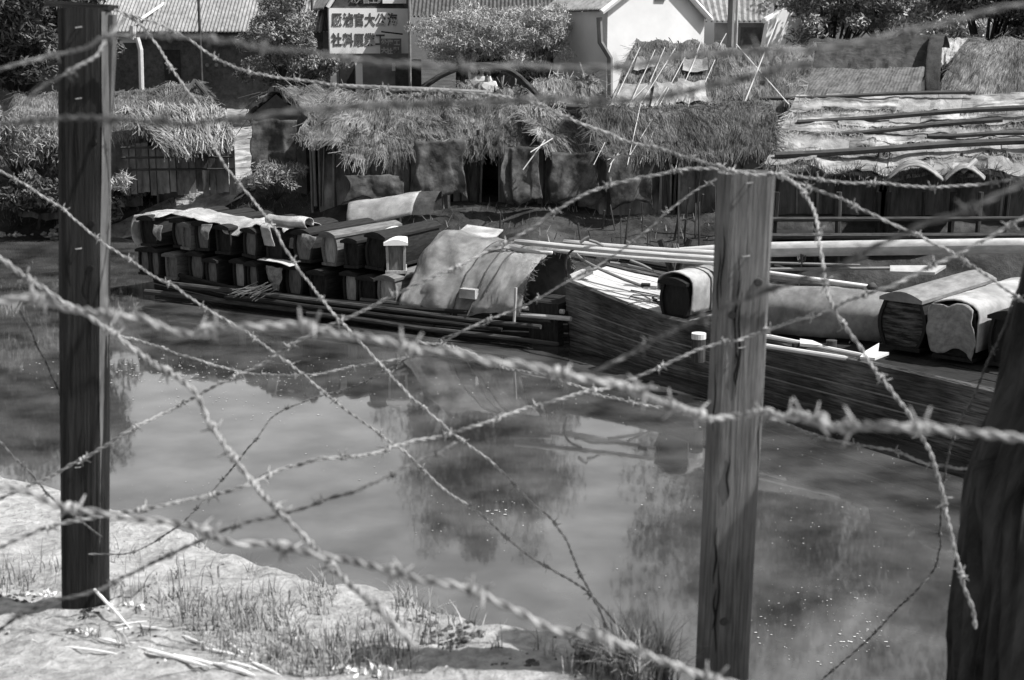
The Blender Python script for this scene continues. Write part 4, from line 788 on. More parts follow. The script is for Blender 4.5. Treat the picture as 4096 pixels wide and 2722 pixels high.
# boat behind
A3 = Vector((1.6, 25.2, 0)); B3 = Vector((9.5, 21.6, 0)); u3 = (B3 - A3).normalized(); n3 = Vector((-u3.y, u3.x, 0))
b3r = thing('boat', 'dark slender sampan moored behind the right boat, half hidden under the mast', 'boat', (A3 + B3) / 2)
S = []
for i in range(11):
    t = i / 10; c = A3 + u3 * t * (B3 - A3).length + n3 * .7; hw = .75 * min(1, .35 + 2.2 * t, .4 + 2.2 * (1 - t)); S.append(((c.x, c.y), (n3.x, n3.y), hw, hw * .75, .62 + .35 * (2 * t - 1) ** 2, -.2))
hull(b3r, S, deckmat=WOODM, hullmat=WOODD)
mb = MB(); mb.tube([P(3060, 1052, 22.9), P(3440, 1062, 22.6)], .025, 6); tag(mb.build('oar_shaft', BAMM), 'thin grey pole lying just under the mast', 'pole')
oa = thing('oar', 'oar with a wide pale flat blade lying under the mast', 'oar', P(3560, 1075, 22.2))
mb = MB(); q_ = [P(3560, 1062, 22.2), P(3785, 1062, 22.1), P(3740, 1090, 21.9), P(3560, 1086, 22.0)]; q_ = [p for p in q_]
mb.add(q_ + [p - Vector((0, 0, .04)) for p in q_], [(3, 2, 1, 0), (4, 5, 6, 7), (0, 1, 5, 4), (1, 2, 6, 5), (2, 3, 7, 6), (3, 0, 4, 7)]); mb.build('blade', mat('pale_blade', .3, .45, ns=6, bump=.1), oa)
mb = MB(); mb.tube([P(3080, 1078, 22.3), P(3560, 1074, 22.1)], .03, 6); mb.build('shaft', BAMM, oa)
# covered coffins and rolls on right boat
rzB = math.atan2(-.66, .75); CB = mat('big_coffin_wood', .006, .02, coord='UV', sc3=(1, 5, 1), ns=3, bump=.4, rough=.6); CP = mat('worn_end_panel', .015, .22, coord='UV', sc3=(3, .6, 1), ns=5, detail=12, bump=.3, contrast=(.45, .75)); CL = mat('big_coffin_lid', .13, .26, coord='UV', sc3=(1, 3, 1), ns=3, bump=.3)
GB = 'big coffins on the right boat'
pB = Wz(3600, 1400, .92); cB = coffin('big black coffin with bowed sides and a grey arched lid and worn end panel', pB, rzB, 2.3, .60, .80, CB, CP, CL, GB, bulge=.14)
pA = Wz(2695, 1278, .86); cA = coffin('black coffin with a rounded end under a pale mat, standing left of the grey post', pA, rzB, 2.2, .50, .64, CB, CB, CB, GB, bulge=.1)
pC = Wz(3812, 1440, .90); cC = coffin('big coffin wrapped in pale sacking right of the black coffin', pC, rzB, 2.2, .58, .74, CB, CB, CB, GB, bulge=.08)
pD = Wz(4030, 1470, .90); cD = coffin('dark coffin at the right edge beside the sacking wrapped one', pD, rzB, 2.2, .55, .74, CB, CB, CB, GB, bulge=.08)
def draped(name, label, base, rz, L, w, h, z0, z1, m, y0=-.05, front=None, seed=0, group='mats and sacking on the right boat', wr=.015, arch=.05):
    M = Matrix.Translation(base) @ Matrix.Rotation(rz, 4, 'Z'); rows = []
    for y in np.linspace(y0, L, 6):
        r = [(-w / 2 - .02, y, z0), (-w / 2 - .035, y, h * .6), (-w / 2 - .01, y, h - .04), (0, y, h + arch), (w / 2 + .01, y, h - .04), (w / 2 + .035, y, h * .6), (w / 2 + .02, y, z1)]
        rows.append([M @ Vector(p) for p in r])
    return sheet(name, label, 'mat', rows, m, group, seed=seed, wr=wr, th=.02)
mA, GA = draped('cover_mat', 'pale mat draped over the black coffin left of the grey post', pA, rzB, 2.1, .54, .66, .42, .1, MATP, y0=.02, seed=3)
for yk in (.35, .42, .8):
    pass
mb = MB(); 
for ii in (7, 9):
    mb.tube([Vector(p) + Vector((0, 0, .015)) + (Vector((.75, -.66, 0)) * .02 if j > 9 else Vector((0, 0, 0))) for j, p in enumerate(GA[ii])], .012, 5)
mb.build('tie_rope', ROPE, mA)
draped('sacking_cover', 'rough pale sacking pulled over the wrapped coffin, loose fold at its end', pC, rzB, 2.2, .60, .75, .5, .15, MATP, seed=6, y0=-.06)
Mc = Matrix.Translation(pC) @ Matrix.Rotation(rzB, 4, 'Z'); SACK = mat('sacking', .3, .5, coord='UV', ns=14, detail=8, bump=.8, bd=.01, weave=30)
sheet('sacking_flap', 'grey sacking flap folded down over the end of the wrapped coffin', 'sacking', [[Mc @ Vector(p) for p in r] for r in [[(-.31, -.09, .70), (-.32, -.12, .5), (-.33, -.12, .3), (-.27, -.10, .12)], [(-.1, -.10, .74), (-.12, -.07, .55), (-.1, -.14, .35), (-.1, -.12, .1)], [(.1, -.10, .74), (.08, -.08, .55), (.1, -.15, .35), (.08, -.12, .16)], [(.31, -.09, .70), (.32, -.12, .5), (.33, -.12, .3), (.3, -.1, .05)]]], SACK, wr=.07, seed=8)
# the long mat-covered coffins lying along the boat
r0 = Wz(2860, 1316, .88); r1 = Wz(3535, 1368, .90); du = (r1 - r0).normalized(); rzR = math.atan2(-du.x, du.y); nn = Vector((-du.y, du.x, 0))
if nn.y < 0: nn = -nn
rows = []
LR = (r1 - r0).length
for k in range(7):
    t = k / 6; c = r0.lerp(r1, t); h = .62 - .02 * t + .01 * math.sin(k * 2.)
    rows.append([c + Vector((0, 0, .0)), c - nn * .05 + Vector((0, 0, h * .45)), c - nn * .01 + Vector((0, 0, h * .8)), c + nn * .12 + Vector((0, 0, h * 1.0)), c + nn * .36 + Vector((0, 0, h * 1.05)), c + nn * .6 + Vector((0, 0, h * .9)), c + nn * .66 + Vector((0, 0, h * .1))])
lr, GR2 = sheet('covered_coffin', 'long low load in smooth pale matting between the grey post and the black coffin', 'covered load', rows, mat('smooth_matting', .3, .52, coord='UV', ns=5, detail=12, bump=.6, bd=.02, big=(1.8, .6), weave=60), seed=12, wr=.02)
mb = MB()
for rr_ in (rows[0], rows[-1]): mb.add(rr_, [tuple(range(7))])
mb.build('end_cloth', SACK, lr)
# pole with ball end lying on the load
pb = thing('capped_pole', 'pale pole with a round knob end lying on the matting load', 'pole', P(3080, 1090, 20.7))
mb = MB(); mb.tube([P(2860, 1068, 21.3), P(3080, 1092, 20.8), P(3470, 1146, 19.9)], .028, 9); mb.build('shaft', mat('white_pole', .6, .72, ns=8, bump=.1), pb, smooth=True)
mb = MB(); c = P(3488, 1150, 19.85); mb.tube([c + Vector((-.075 + .15 * t, 0, 0)) * 1 for t in np.linspace(0, 1, 7)], [.012, .05, .068, .072, .068, .05, .012], 14); mb.build('knob', WOODM, pb, smooth=True)
# oars and bollard on the near gunwale
def gp(px, py, z): return Wz(px, py, z)
OW = mat('white_oar', .5, .72, coord='UV', sc3=(1, 6, 1), ns=4, bump=.1)
o1 = thing('oar', 'long white oar with a forked tail on the near side of the right boat', 'oar', gp(3300, 1400, .95))
mb = MB(); mb.tube([gp(2990, 1337, .97), gp(3080, 1349, .97), gp(3460, 1425, .97)], [.035, .035, .03], 8); mb.build('shaft', OW, o1)
tail = [gp(3440, 1428, 1.0), gp(3460, 1405, 1.03), gp(3517, 1372, 1.08), gp(3512, 1407, 1.03), gp(3556, 1410, 1.02), gp(3500, 1432, 1.0)]
mb = MB(); mb.add(tail + [p - Vector((0, 0, .035)) for p in tail], [(0, 1, 2, 3), (0, 3, 4, 5), (9, 8, 7, 6), (11, 10, 9, 6)] + [(i, i + 6, (i + 1) % 6 + 6, (i + 1) % 6) for i in range(6)]); mb.build('forked_tail', OW, o1)
mb = MB(); q_ = [gp(3200, 1355, 1.0), gp(3250, 1362, 1.0), gp(3300, 1383, 1.0), gp(3200, 1374, 1.0)]; mb.add(q_ + [p - Vector((0, 0, .04)) for p in q_], [(0, 1, 2, 3), (7, 6, 5, 4), (0, 4, 5, 1), (1, 5, 6, 2), (2, 6, 7, 3), (3, 7, 4, 0)]); mb.build('blade', OW, o1)
mb = MB(); mb.tube([gp(2985, 1372, .93), gp(3150, 1398, .93), gp(3420, 1440, .93)], .032, 8); tag(mb.build('white_pole', OW), 'plain white pole outermost along the near side of the right boat', 'pole')
mb = MB(); c = gp(3324, 1412, .9); mb.tube([c + Vector((0, 0, -.1)), c + Vector((0, 0, .13)), c + Vector((0, 0, .17))], [.068, .07, .073], 14); tag(mb.build('bollard', [WOODM]), 'short round wooden bollard on the near side of the right boat', 'bollard', 'round posts on the right boat')
mb = MB(); c = gp(2795, 1350, .85); mb.tube([c + Vector((0, 0, -.35)), c + Vector((0, 0, -.02))], [.10, .10], 16); o = mb.build('bollard', WOODM); tag(o, 'stubby round post with a bright top beside the grey post', 'bollard', 'round posts on the right boat')
mb = MB(); mb.tube([c + Vector((0, 0, -.02)), c + Vector((0, 0, .06))], .104, 16); mb.build('cap', OW, o)
mb = MB(); c = gp(3190, 1388, .93); mb.box(c, (.14, .06, .1), rz=.4); tag(mb.build('cleat', WOODD), 'small dark cleat between the white oar and white pole', 'cleat')
# ------------------------------------------------------------------ thatched and matted huts on the far bank
def hut(name, label, rl, rr, el, er, kind='thatch', dens=1.0, seed=0, sag=.12, bulge=0, doors=(), group='thatched huts on the far bank', walls=True, inset=.35, straw=None, nu=40, nv=28, wall_m=None, floor=None, L=(.3, .75), back=True, over=.12, thick=.12, lift=.14, poles=0, mat_m=None, canes=()):
    straw = straw or STRAW; rl, rr, el, er = map(Vector, (rl, rr, el, er)); mid = (el + er) / 2; gz = Hf(mid.x, mid.y) if floor is None else floor
    root = thing(name, label, 'hut', (mid.x, mid.y, gz), group=group)
    def mk(rl, rr, el, er, sd):
        def Sf(u, v):
            a = rl.lerp(rr, u); b_ = el.lerp(er, u); p = a.lerp(b_, v); n_ = (rr - rl).cross(el - rl).normalized()
            if n_.z < 0: n_ = -n_
            z = -sag * math.sin(math.pi * u) * (1 - v * .5) + nz(u * 4 + sd, v * 2, 1) * (.15 if kind == 'thatch' else .06) + nz(u * 11 + sd, v * 5, 2) * .06
            if kind == 'thatch': p = p + n_ * .05 * ((v * 3.1 + .55 * nz(u * 5 + sd, 3, 1) + .3) % 1.0)
            p = p + n_ * (bulge * math.sin(math.pi * .5 * (1 - v)) * math.sin(math.pi * min(v * 1.0 + 0, 1)) * 2 if bulge else 0) + Vector((0, 0, z))
            p.z -= .16 * max(0, v - .75) * 4 * (.2 + 1.4 * abs(nz(u * 7 + sd, 7, 3))) ; return p
        return Sf
    F = mk(rl, rr, el, er, seed)
    off = rl - el; off.z = 0; off2 = rr - er; off2.z = 0
    bl = rl + off; bl.z = el.z; br = rr + off2; br.z = er.z
    Bk = mk(rl, rr, bl, br, seed) if back else None
    mb = MB(); um = (rr - rl).length
    base_m = {'thatch': THB, 'mat': mat_m or MATT, 'darkmat': mat_m or MATD}[kind]
    for S_ in ([F, Bk] if back else [F]):
        G = [[S_(i / nu, j / nv) for j in range(nv + 1)] for i in range(nu + 1)]
        slope = (el - rl).length
        mb.grid(G, [(i / nu * um, j / nv * slope) for i in range(nu + 1) for j in range(nv + 1)])
        G2 = [[p - Vector((0, 0, thick)) for p in r] for r in G]; mb.grid(G2)
        mb.grid([[G[i][-1] for i in range(nu + 1)], [G2[i][-1] for i in range(nu + 1)]])
        for e in (0, -1): mb.grid([G[e], G2[e]])
    if kind == 'thatch':
        area = um * (el - rl).length; n = int(area * 620 * dens)
        blades(mb, F, int(n * .5), L=(L[0] * .5, L[1] * .6), w=.0095, lift=lift * .25, jit=.45, mi=1)
        blades(mb, F, int(um * 110 * dens), L=(.1, .38), w=.012, lift=.05, v0=.93, v1=1.0, mi=1, curl=.4, jit=.7)
        blades(mb, F, int(um * 45 * dens), L=(.2, .4), w=.014, lift=.1, v0=0, v1=.06, mi=1, jit=1.2)
        if back: blades(mb, Bk, int(n * .1), L=L, w=.03, lift=.1, mi=1); 
        for uu in (0, 1): blades(mb, F, int(130 * dens), L=(.2, .45), w=.014, lift=.06, u0=max(0, uu - .03), u1=min(1, uu + .03), mi=1, jit=1.6)
    else:
        blades(mb, F, int(um * 30), L=(.08, .25), w=.015, lift=.02, v0=.97, v1=1.0, mi=1, curl=.6)
    mb.build('roof', [base_m, straw], root)
    if walls:
        wl = el.lerp(rl, inset * .6); wr = er.lerp(rr, inset * .6); wl2 = bl.lerp(rl, inset * .6); wr2 = br.lerp(rr, inset * .6)
        e_ = .06; ux = (wr - wl).normalized()
        wl += ux * e_ * 2; wr -= ux * e_ * 2; wl2 += ux * e_ * 2; wr2 -= ux * e_ * 2
        W = MB(); wm = wall_m or MUDW
        def panel(a, b_, u0, u1, z0f, z1f):
            k = max(2, int((b_ - a).length * (u1 - u0) / .18)); G = []
            for i in range(k + 1):
                u = u0 + (u1 - u0) * i / k; p = a.lerp(b_, u); top = p.z - thick; zb = gz - .3
                z0 = zb + (top - zb) * z0f; z1 = zb + (top - zb) * z1f; w_ = nz(p.x * 2 + seed, p.z, 3) * .04
                G.append([Vector((p.x + w_, p.y + nz(p.x * 2.2, j * .7, seed) * .07, z0 + (z1 - z0) * j / 5)) for j in range(6)])
            W.grid(G, [((p.x + p.y), p.z) for r in G for p in r])
        u = 0; dh = []
        for (d0, d1, hh) in sorted(doors):
            panel(wl, wr, u, d0, 0, 1); panel(wl, wr, d0, d1, hh, 1); u = d1
            fr = MB()
            for uu in (d0, d1): p = wl.lerp(wr, uu); fr.tube([Vector((p.x, p.y - .05, gz - .2)), Vector((p.x, p.y - .05, gz + (p.z - gz) * min(1, hh + .05)))], .03, 6)
            fr.build('door_frame', BAMM, root)
        panel(wl, wr, u, 1, 0, 1); panel(wl2, wr2, 0, 1, 0, 1); panel(wl, wl2, 0, 1, 0, 1); panel(wr, wr2, 0, 1, 0, 1)
        for (a, b_, c) in ((wl, wl2, rl + ux * e_ * 2), (wr, wr2, rr - ux * e_ * 2)):
            W.add([a - Vector((0, 0, thick)), b_ - Vector((0, 0, thick)), c - Vector((0, 0, thick * 1.5 + sag * .0))], [(0, 1, 2)], [(0, 0), (1, 0), (.5, 1)])
        o = W.build('wall', wm, root); o.modifiers.new('t', 'SOLIDIFY').thickness = .05
        for k in range(poles):
            u = random.random(); p = wl.lerp(wr, u); pm = MB(); pm.tube([Vector((p.x + random.uniform(-.1, .1), p.y - .12, gz - .1)), Vector((p.x, p.y - .09, p.z + .05))], random.uniform(.018, .035), 6); pm.build('wall_pole', random.choice([BAMM, BAMD, WOODM]), root)
    root['_'] = 0; del root['_']
    return root, F
h1, FA = hut('thatched_hut', 'long low thatched hut behind the dark fence post', P(60, 372, 39), P(800, 330, 38.5), P(20, 560, 36.6), P(915, 500, 36.6), seed=1, straw=STRAW, doors=[(.62, .7, .8)], poles=6, inset=.5)
# pitched frame at its right end
mb = MB(); a = P(778, 322, 38.2)
for b_ in (P(700, 440, 36.9), P(925, 500, 37.2), P(860, 390, 38.4)): mb.tube([a, b_], .05, 6)
mb.build('gable_pole', WOODM, h1)
aw = MB(); rl, rr, el, er = P(485, 432, 36.7), P(905, 440, 36.7), P(640, 592, 35.2), P(935, 545, 35.2)
def SA(u, v):
    p = rl.lerp(rr, u).lerp(el.lerp(er, u), v); p.z += .12 * math.sin(math.pi * u) * (1 - v) + nz(u * 5, v * 3, 4) * .06; return p
aw.grid([[SA(i / 16, j / 8) for j in range(9)] for i in range(17)]); aw.grid([[SA(i / 16, j / 8) - Vector((0, 0, .1)) for j in range(9)] for i in range(17)])
blades(aw, SA, 1500, L=(.3, .7), w=.022, lift=.12, mi=1); blades(aw, SA, 420, L=(.2, .5), v0=.93, v1=1, curl=.4, mi=1); blades(aw, SA, 160, L=(.2, .4), u0=0, u1=.04, mi=1, jit=1.5)
aw.build('thatched_awning', [THB, STRAW_L], h1)
aw = MB(); a_ = P(455, 0, 36.2); b__ = P(915, 0, 36.2)
for k in range(17): aw.box((a_.x + (b__.x - a_.x) * (k + .5) / 17, 36.15 + .04 * (k % 3), 1.7 + .03 * (k % 4)), ((b__.x - a_.x) / 17 * .9, .04, 1.25))
aw.build('front_boards', MUDW, h1)
for k, z_ in enumerate((1.75, 2.05, 2.3)):
    mb = MB(); mb.tube([P(450, 0, 35.9).xy.to_3d() + Vector((0, 0, z_)), P(905, 0, 35.9).xy.to_3d() + Vector((0, 0, z_ + .02))], .03, 6); mb.build('rail', WOODM, h1)
hut('thatched_hut', 'small gable fronted hut with a pointed ragged roof beside the bright path', P(1098, 350, 35.6), P(1330, 345, 38.4), P(1222, 462, 35.2), P(1460, 420, 38.2), kind='thatch', dens=.5, seed=3, straw=STRAW_D, inset=.25, poles=3, sag=.05, wall_m=mat('pale_mud_wall', .07, .19, ns=2, detail=10, bump=.5, bd=.04, big=(.7, .5)))
hut('thatched_hut', 'broad shaggy thatched hut with a hipped left end, right of the small gabled hut', P(1335, 360, 35.8), P(1800, 365, 35.4), P(1175, 540, 33.6), P(1830, 590, 33.1), seed=4, straw=STRAW, doors=[(.0, .06, .75)], poles=14, inset=.45, L=(.35, .8), sag=.05)
hut('thatched_hut', 'lower thatched lean-to under the eave of the broad shaggy hut', P(1400, 545, 33.5), P(1745, 475, 33.6), P(1370, 622, 32.5), P(1850, 600, 32.4), seed=5, straw=STRAW, poles=8, inset=.6, L=(.3, .6), back=False, dens=1.1, sag=0, doors=[(.84, .95, .8)])
hut('thatched_hut', 'dim dipping thatched hut in the middle of the row, above a black doorway', P(1770, 392, 35.2), P(2160, 405, 34.8), P(1800, 570, 33.0), P(2150, 600, 32.8), seed=6, straw=STRAW_D, doors=[(.3, .58, .85)], poles=8, inset=.45, sag=.16)
hut('thatched_hut', 'bright shaggy thatched hut with long loose eave straws right of the middle', P(2080, 425, 34.2), P(2600, 440, 33.6), P(2170, 575, 32.4), P(2800, 650, 31.9), seed=7, straw=STRAW_L, poles=16, inset=.55, dens=1.2, L=(.35, .9))
hut('barrel_hut', 'rounded barrel roofed hut with an open dark right end above the grey fence post', P(2290, 436, 33.4), P(3090, 415, 32.8), P(2400, 610, 31.6), P(3110, 602, 31.1), seed=8, straw=STRAW_D, bulge=.16, poles=16, inset=.3, sag=0, group='thatched huts on the far bank', doors=[(.42, .47, .8)])
hG, FG_ = hut('mat_hut', 'tall hut whose steep mat roof is pinned by canes, before the white gable', P(2545, 155, 37.2), P(2900, 178, 36.8), P(2425, 440, 34.6), P(2960, 430, 34.2), kind='thatch', dens=.7, seed=9, straw=STRAW, sag=.03, inset=.3, group='mat roofed huts on the far bank', mat_m=mat('patched_mat', .16, .55, ns=1.3, detail=10, bump=.4, bd=.03, contrast=(.42, .56), big=(2.2, .6)))
hut('mat_hut', 'sloping patched roof between the cane pinned hut and the dark mat huts', P(2890, 195, 37), P(3265, 175, 37), P(2900, 425, 34.3), P(3220, 410, 34.3), kind='thatch', dens=.5, seed=10, straw=STRAW, sag=.1, inset=.3, group='mat roofed huts on the far bank')
hut('mat_hut', 'high dark mat roofed hut under the right hand trees with a rounded right end', P(3235, 160, 38.2), P(3720, 138, 38.2), P(3215, 275, 36.3), P(3715, 268, 36.3), kind='darkmat', seed=11, sag=.02, inset=.3, group='mat roofed huts on the far bank')
hut('mat_hut', 'dark striped mat roof just below the high dark hut on the right', P(3255, 270, 36), P(3700, 268, 36), P(3130, 400, 34.2), P(3665, 392, 34), kind='darkmat', seed=12, sag=.03, inset=.3, group='mat roofed huts on the far bank', mat_m=mat('brown_mat', .07, .17, coord='UV', ns=3, bump=.4, bd=.02, weave=4))
hut('mat_hut', 'farthest right dark mounded hut at the frame edge', P(3900, 150, 40), P(4350, 138, 40), P(3740, 365, 37), P(4400, 370, 37), kind='thatch', dens=.5, seed=13, straw=STRAW_D, bulge=.2, sag=.1, group='mat roofed huts on the far bank')
hut('mat_hut', 'small bright mat roof in the gap between the dark huts at the upper right', P(3735, 150, 40.5), P(3890, 152, 40.5), P(3730, 245, 38.8), P(3860, 245, 38.8), kind='mat', seed=14, sag=.02, group='mat roofed huts on the far bank', mat_m=MATP)
# hood at the end of the high dark hut
mb = MB(); rows = []
for dx in (0, 60): rows.append([P(3700 + dx, 390, 35.6), P(3702 + dx, 280, 35.9), P(3712 + dx, 180, 36.6), P(3725 + dx, 140, 37.8), P(3740 + dx, 190, 39)])
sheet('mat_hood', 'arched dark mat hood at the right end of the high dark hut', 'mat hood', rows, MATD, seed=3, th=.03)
hI, FI = hut('mat_hut', 'wide hut on stilts with a big sunlit mat roof weighted by long dark poles', P(3190, 388, 33.6), P(4350, 360, 33), P(3060, 665, 30.6), P(4400, 690, 29.6), kind='mat', seed=15, sag=.05, inset=.3, floor=.9, group='mat roofed huts on the far bank', thick=.08, poles=6, wall_m=mat('dark_board_wall', .05, .16, ns=2, bump=.4, sc3=(3, 3, .5)), doors=[(.33, .37, .8)], mat_m=mat('sunlit_mat', .07, .5, ns=1.8, detail=12, bump=.8, bd=.06, contrast=(.38, .56), sc3=(.5, 1.2, 2.5), big=(.9, .5)))
bl = MB(); blades(bl, FI, 1500, L=(.12, .4), w=.012, lift=.05, jit=1.0); blades(bl, FI, 900, L=(.2, .45), w=.013, lift=.06, u0=0, u1=.05, jit=1.6); bl.build('loose_straw', STRAW_L, hI)
SC = mat('straw_course', .06, .5, ns=2.4, detail=14, bump=.9, bd=.05, contrast=(.36, .6), sc3=(.5, 1.5, 2.5), big=(1.1, .5))
k_ = 0
for c in range(5):
    u0 = -.0
    while u0 < .97:
        wd = random.uniform(.1, .3); u1_ = min(1, u0 + wd); v0 = c / 5 + random.uniform(-.05, .05); v0 = max(0, v0); lz = random.uniform(.01, .05); sk_ = random.uniform(-.04, .04); mb = MB(); G = []; k_ += 1
        def CF(t, w, u0=u0, u1_=u1_, v0=v0, lz=lz, sk_=sk_, c=c):
            u = u0 + (u1_ - u0) * t; e = .26 + .05 * nz(u * 14, c * 3.1) + .02 * nz(u * 60, c); return FI(min(u, 1), min(1.03, v0 + sk_ * t + e * w)) + Vector((0, 0, .02 + lz + .05 * w + .025 * nz(u * 26, c, w * 2)))
        n_i = max(6, int(wd * 60)); mb.grid([[CF(a / n_i, w / 5) for w in range(6)] for a in range(n_i + 1)]); o = mb.build('mat_course', SC if k_ % 3 else MATT, hI)
        f2 = MB(); blades(f2, lambda u, v: CF(u, .9 + .1 * v) + Vector((0, 0, -.02)), int(wd * 700), L=(.1, .32), w=.011, lift=.03, jit=1.4, curl=.25)
        if f2.n: f2.build('ragged_edge', random.choice([STRAW_L, STRAW]), o)
        u0 = u1_ - .01
for i in range(0):                                     # patch mats laid on it
    u = random.uniform(.02, .8); v = random.uniform(.1, .8); du_ = random.uniform(.12, .25); dv = random.uniform(.12, .2)
    mb = MB(); G = [[FI(min(u + du_ * a / 5, 1), min(v + dv * b_ / 4 + .03 * a / 5, 1)) + Vector((0, 0, .05 + .05 * math.sin(a * 1.3 + i))) for b_ in range(5)] for a in range(6)]; mb.grid(G); o = mb.build('patch_mat', MATT, hI); o.modifiers.new('s', 'SOLIDIFY').thickness = .03
for i, (a, b_, Ya, Yb, r_, lb) in enumerate([((3040, 395), (3900, 368), 33.9, 33.4, .045, 'dark pole along the ridge of the sunlit mat roof'), ((3190, 490), (4130, 428), 32.7, 32.2, .06, 'dark pole across the upper part of the sunlit mat roof'), ((3170, 556), (4010, 478), 32.2, 31.6, .055, 'dark pole across the middle of the sunlit mat roof'), ((3710, 545), (4150, 532), 31.6, 31.4, .05, 'short dark pole at the right middle of the sunlit mat roof'), ((3100, 622), (4160, 560), 31.2, 30.9, .075, 'thickest dark pole low across the sunlit mat roof')]):
    mb = MB(); pts = [P(a[0] + (b_[0] - a[0]) * t, a[1] + (b_[1] - a[1]) * t + 3 * math.sin(t * 7), Ya + (Yb - Ya) * t - .42 + .03 * math.sin(t * 11)) for t in np.linspace(0, 1, 10)]
    mb.tube(pts, r_, 8); tag(mb.build('roof_pole', BAMD), lb, 'pole', 'poles laid on the sunlit mat roof')
# arched mats at the eave
for i, (cx, w_, hh, lb) in enumerate([(3660, 110, 45, 'larger curled bright mat arching out from the eave of the sunlit roof'), (3860, 80, 35, 'smaller curled mat at the eave of the sunlit roof, right of the larger one')]):
    rows = []
    for yy, dz in ((30.2, 0), (29.4, -.06), (28.9, -.1)):
        rows.append([P(cx - w_ + 2 * w_ * t, 705 - hh * 1.4 * math.sin(math.pi * t), yy) + Vector((0, 0, dz)) for t in np.linspace(0, 1, 7)])
    sheet('curled_mat', lb, 'mat', rows, mat('old_curled_mat', .16, .4, coord='UV', ns=5, detail=12, bump=.6, bd=.02, big=(2.5, .5)), 'curled mats at the eave', seed=i + 20, th=.03)
mb = MB(); mb.tube([P(3850, 690, 29.3), P(3905, 640, 29.4)], .05, 7); tag(mb.build('bamboo_end', BAMB), 'short pale bamboo end sticking out between the curled mats', 'pole')
# stilts and platform beams of the right hut
for i, px in enumerate([3070, 3110, 3270, 3360, 3520, 3560, 3700, 3820, 3930, 4040]):
    mb = MB(); p = P(px, 690, 29.2); mb.tube([Vector((p.x, p.y, .0)) + Vector((random.uniform(-.1, .1), 0, -.3)), Vector((p.x, p.y, 1.9))], random.uniform(.04, .07), 7); mb.build('stilt', random.choice([WOODM, BAMM, WOODD]), hI)
for z_, r_ in ((1.0, .07), (1.35, .05), (.75, .05)):
    mb = MB(); a = P(3050, 690, 29.1); b_ = P(4250, 690, 28.9); mb.tube([Vector((a.x, a.y, z_)), Vector((b_.x, b_.y, z_ + .04))], r_, 7); mb.build('platform_beam', WOODM, hI)
mb = MB(); a = P(3060, 690, 29.3); b_ = P(4250, 690, 29.1)
mb.box(((a.x + b_.x) / 2, 30.1, .95), (b_.x - a.x, 1.7, .06)); mb.build('platform', WOODD, hI)
# stakes on the bank
for i in range(30):
    px = random.uniform(1950, 3080); Y = random.uniform(29.7, 31.4); p = P(px, 800, Y); z0 = Hf(p.x, p.y); mb = MB(); l = random.uniform(.35, 1.1)
    mb.tube([Vector((p.x, p.y, z0 - .2)), Vector((p.x + random.gauss(0, .12), p.y + random.gauss(0, .1), z0 + l))], random.uniform(.014, .03), 5)
    tag(mb.build('bank_stake', random.choice([BAMD, WOODM, BAMD])), 'thin bare stake stuck upright in the dark bank under the middle huts', 'stake', 'stakes in the far bank')
for i, (u0, u1, v0, v1) in enumerate([(.02, .3, .66, .98), (.33, .52, .7, .97), (.52, .75, .62, .95), (.55, .78, .3, .5), (.1, .3, .3, .48)]):
    mb = MB(); mb.grid([[FG_(u0 + (u1 - u0) * a / 5, v0 + (v1 - v0) * b_ / 5) + Vector((0, -.04, .09)) for b_ in range(6)] for a in range(6)]); mb.build('patch_mat', MATT, hG)
# long horizontal pole on barrel hut
mb = MB(); mb.tube([P(2265, 428, 33.0), P(2700, 450, 32.7), P(3065, 462, 32.4)], .065, 8); tag(mb.build('roof_pole', BAMD), 'thick dark pole lying along the barrel roof', 'pole')
# canes pinned on roofs
canes = [((2620, 200), (2520, 420)), ((2560, 190), (2470, 380)), ((2660, 190), (2600, 330)), ((2740, 230), (2640, 420)), ((2810, 150), (2760, 290)), ((2790, 215), (2700, 420)), ((2860, 240), (2790, 400)), ((2905, 135), (2880, 180)), ((2700, 195), (2560, 420)), ((2590, 340), (2500, 430)), ((2680, 330), (2620, 420))]
for a, b_ in canes:
    mb = MB(); mb.tube([P(*a, 36.9 - (a[1] - 155) / 275 * 2.5 - .12), P(*b_, 36.9 - (b_[1] - 155) / 275 * 2.5 - .12)], .011, 5); tag(mb.build('cane', BAMB), 'thin cane pinning the steep mat roof in front of the white gable', 'cane', 'canes on the steep mat roof')
c3 = [((2565, 405), (2510, 660)), ((2620, 460), (2515, 630)), ((2760, 395), (2700, 690)), ((2845, 470), (2780, 630)), ((2625, 500), (2560, 655)), ((2520, 600), (2430, 640)), ((2490, 590), (2440, 660)), ((2880, 480), (2820, 600)), ((3025, 470), (2960, 590)), ((2680, 590), (2660, 650)), ((2640, 610), (2610, 640)), ((2420, 570), (2375, 660)), ((2460, 610), (2435, 690))]
for a, b_ in c3:
    mb = MB(); mb.tube([P(*a, 32.6 - (a[1] - 400) / 250 * 1.2), P(*b_, 32.6 - (b_[1] - 400) / 250 * 1.3)], .009, 5); tag(mb.build('cane', BAMB), 'thin pale cane slanting over the barrel roof and its eave', 'cane', 'canes hanging over the barrel roof')
for a, b_, lb in [((3112, 75), (2978, 412), 'tall pale cane crossing a second cane above the barrel roof, rising to the right'), ((2945, 178), (3155, 418), 'pale cane rising to the left across the tall one above the barrel roof')]:
    mb = MB(); mb.tube([P(*a, 34), P(*b_, 32.9)], .014, 6); tag(mb.build('cane', mat('bright_cane', .6, .75, ns=5, bump=0)), lb, 'cane', 'crossed tall canes')
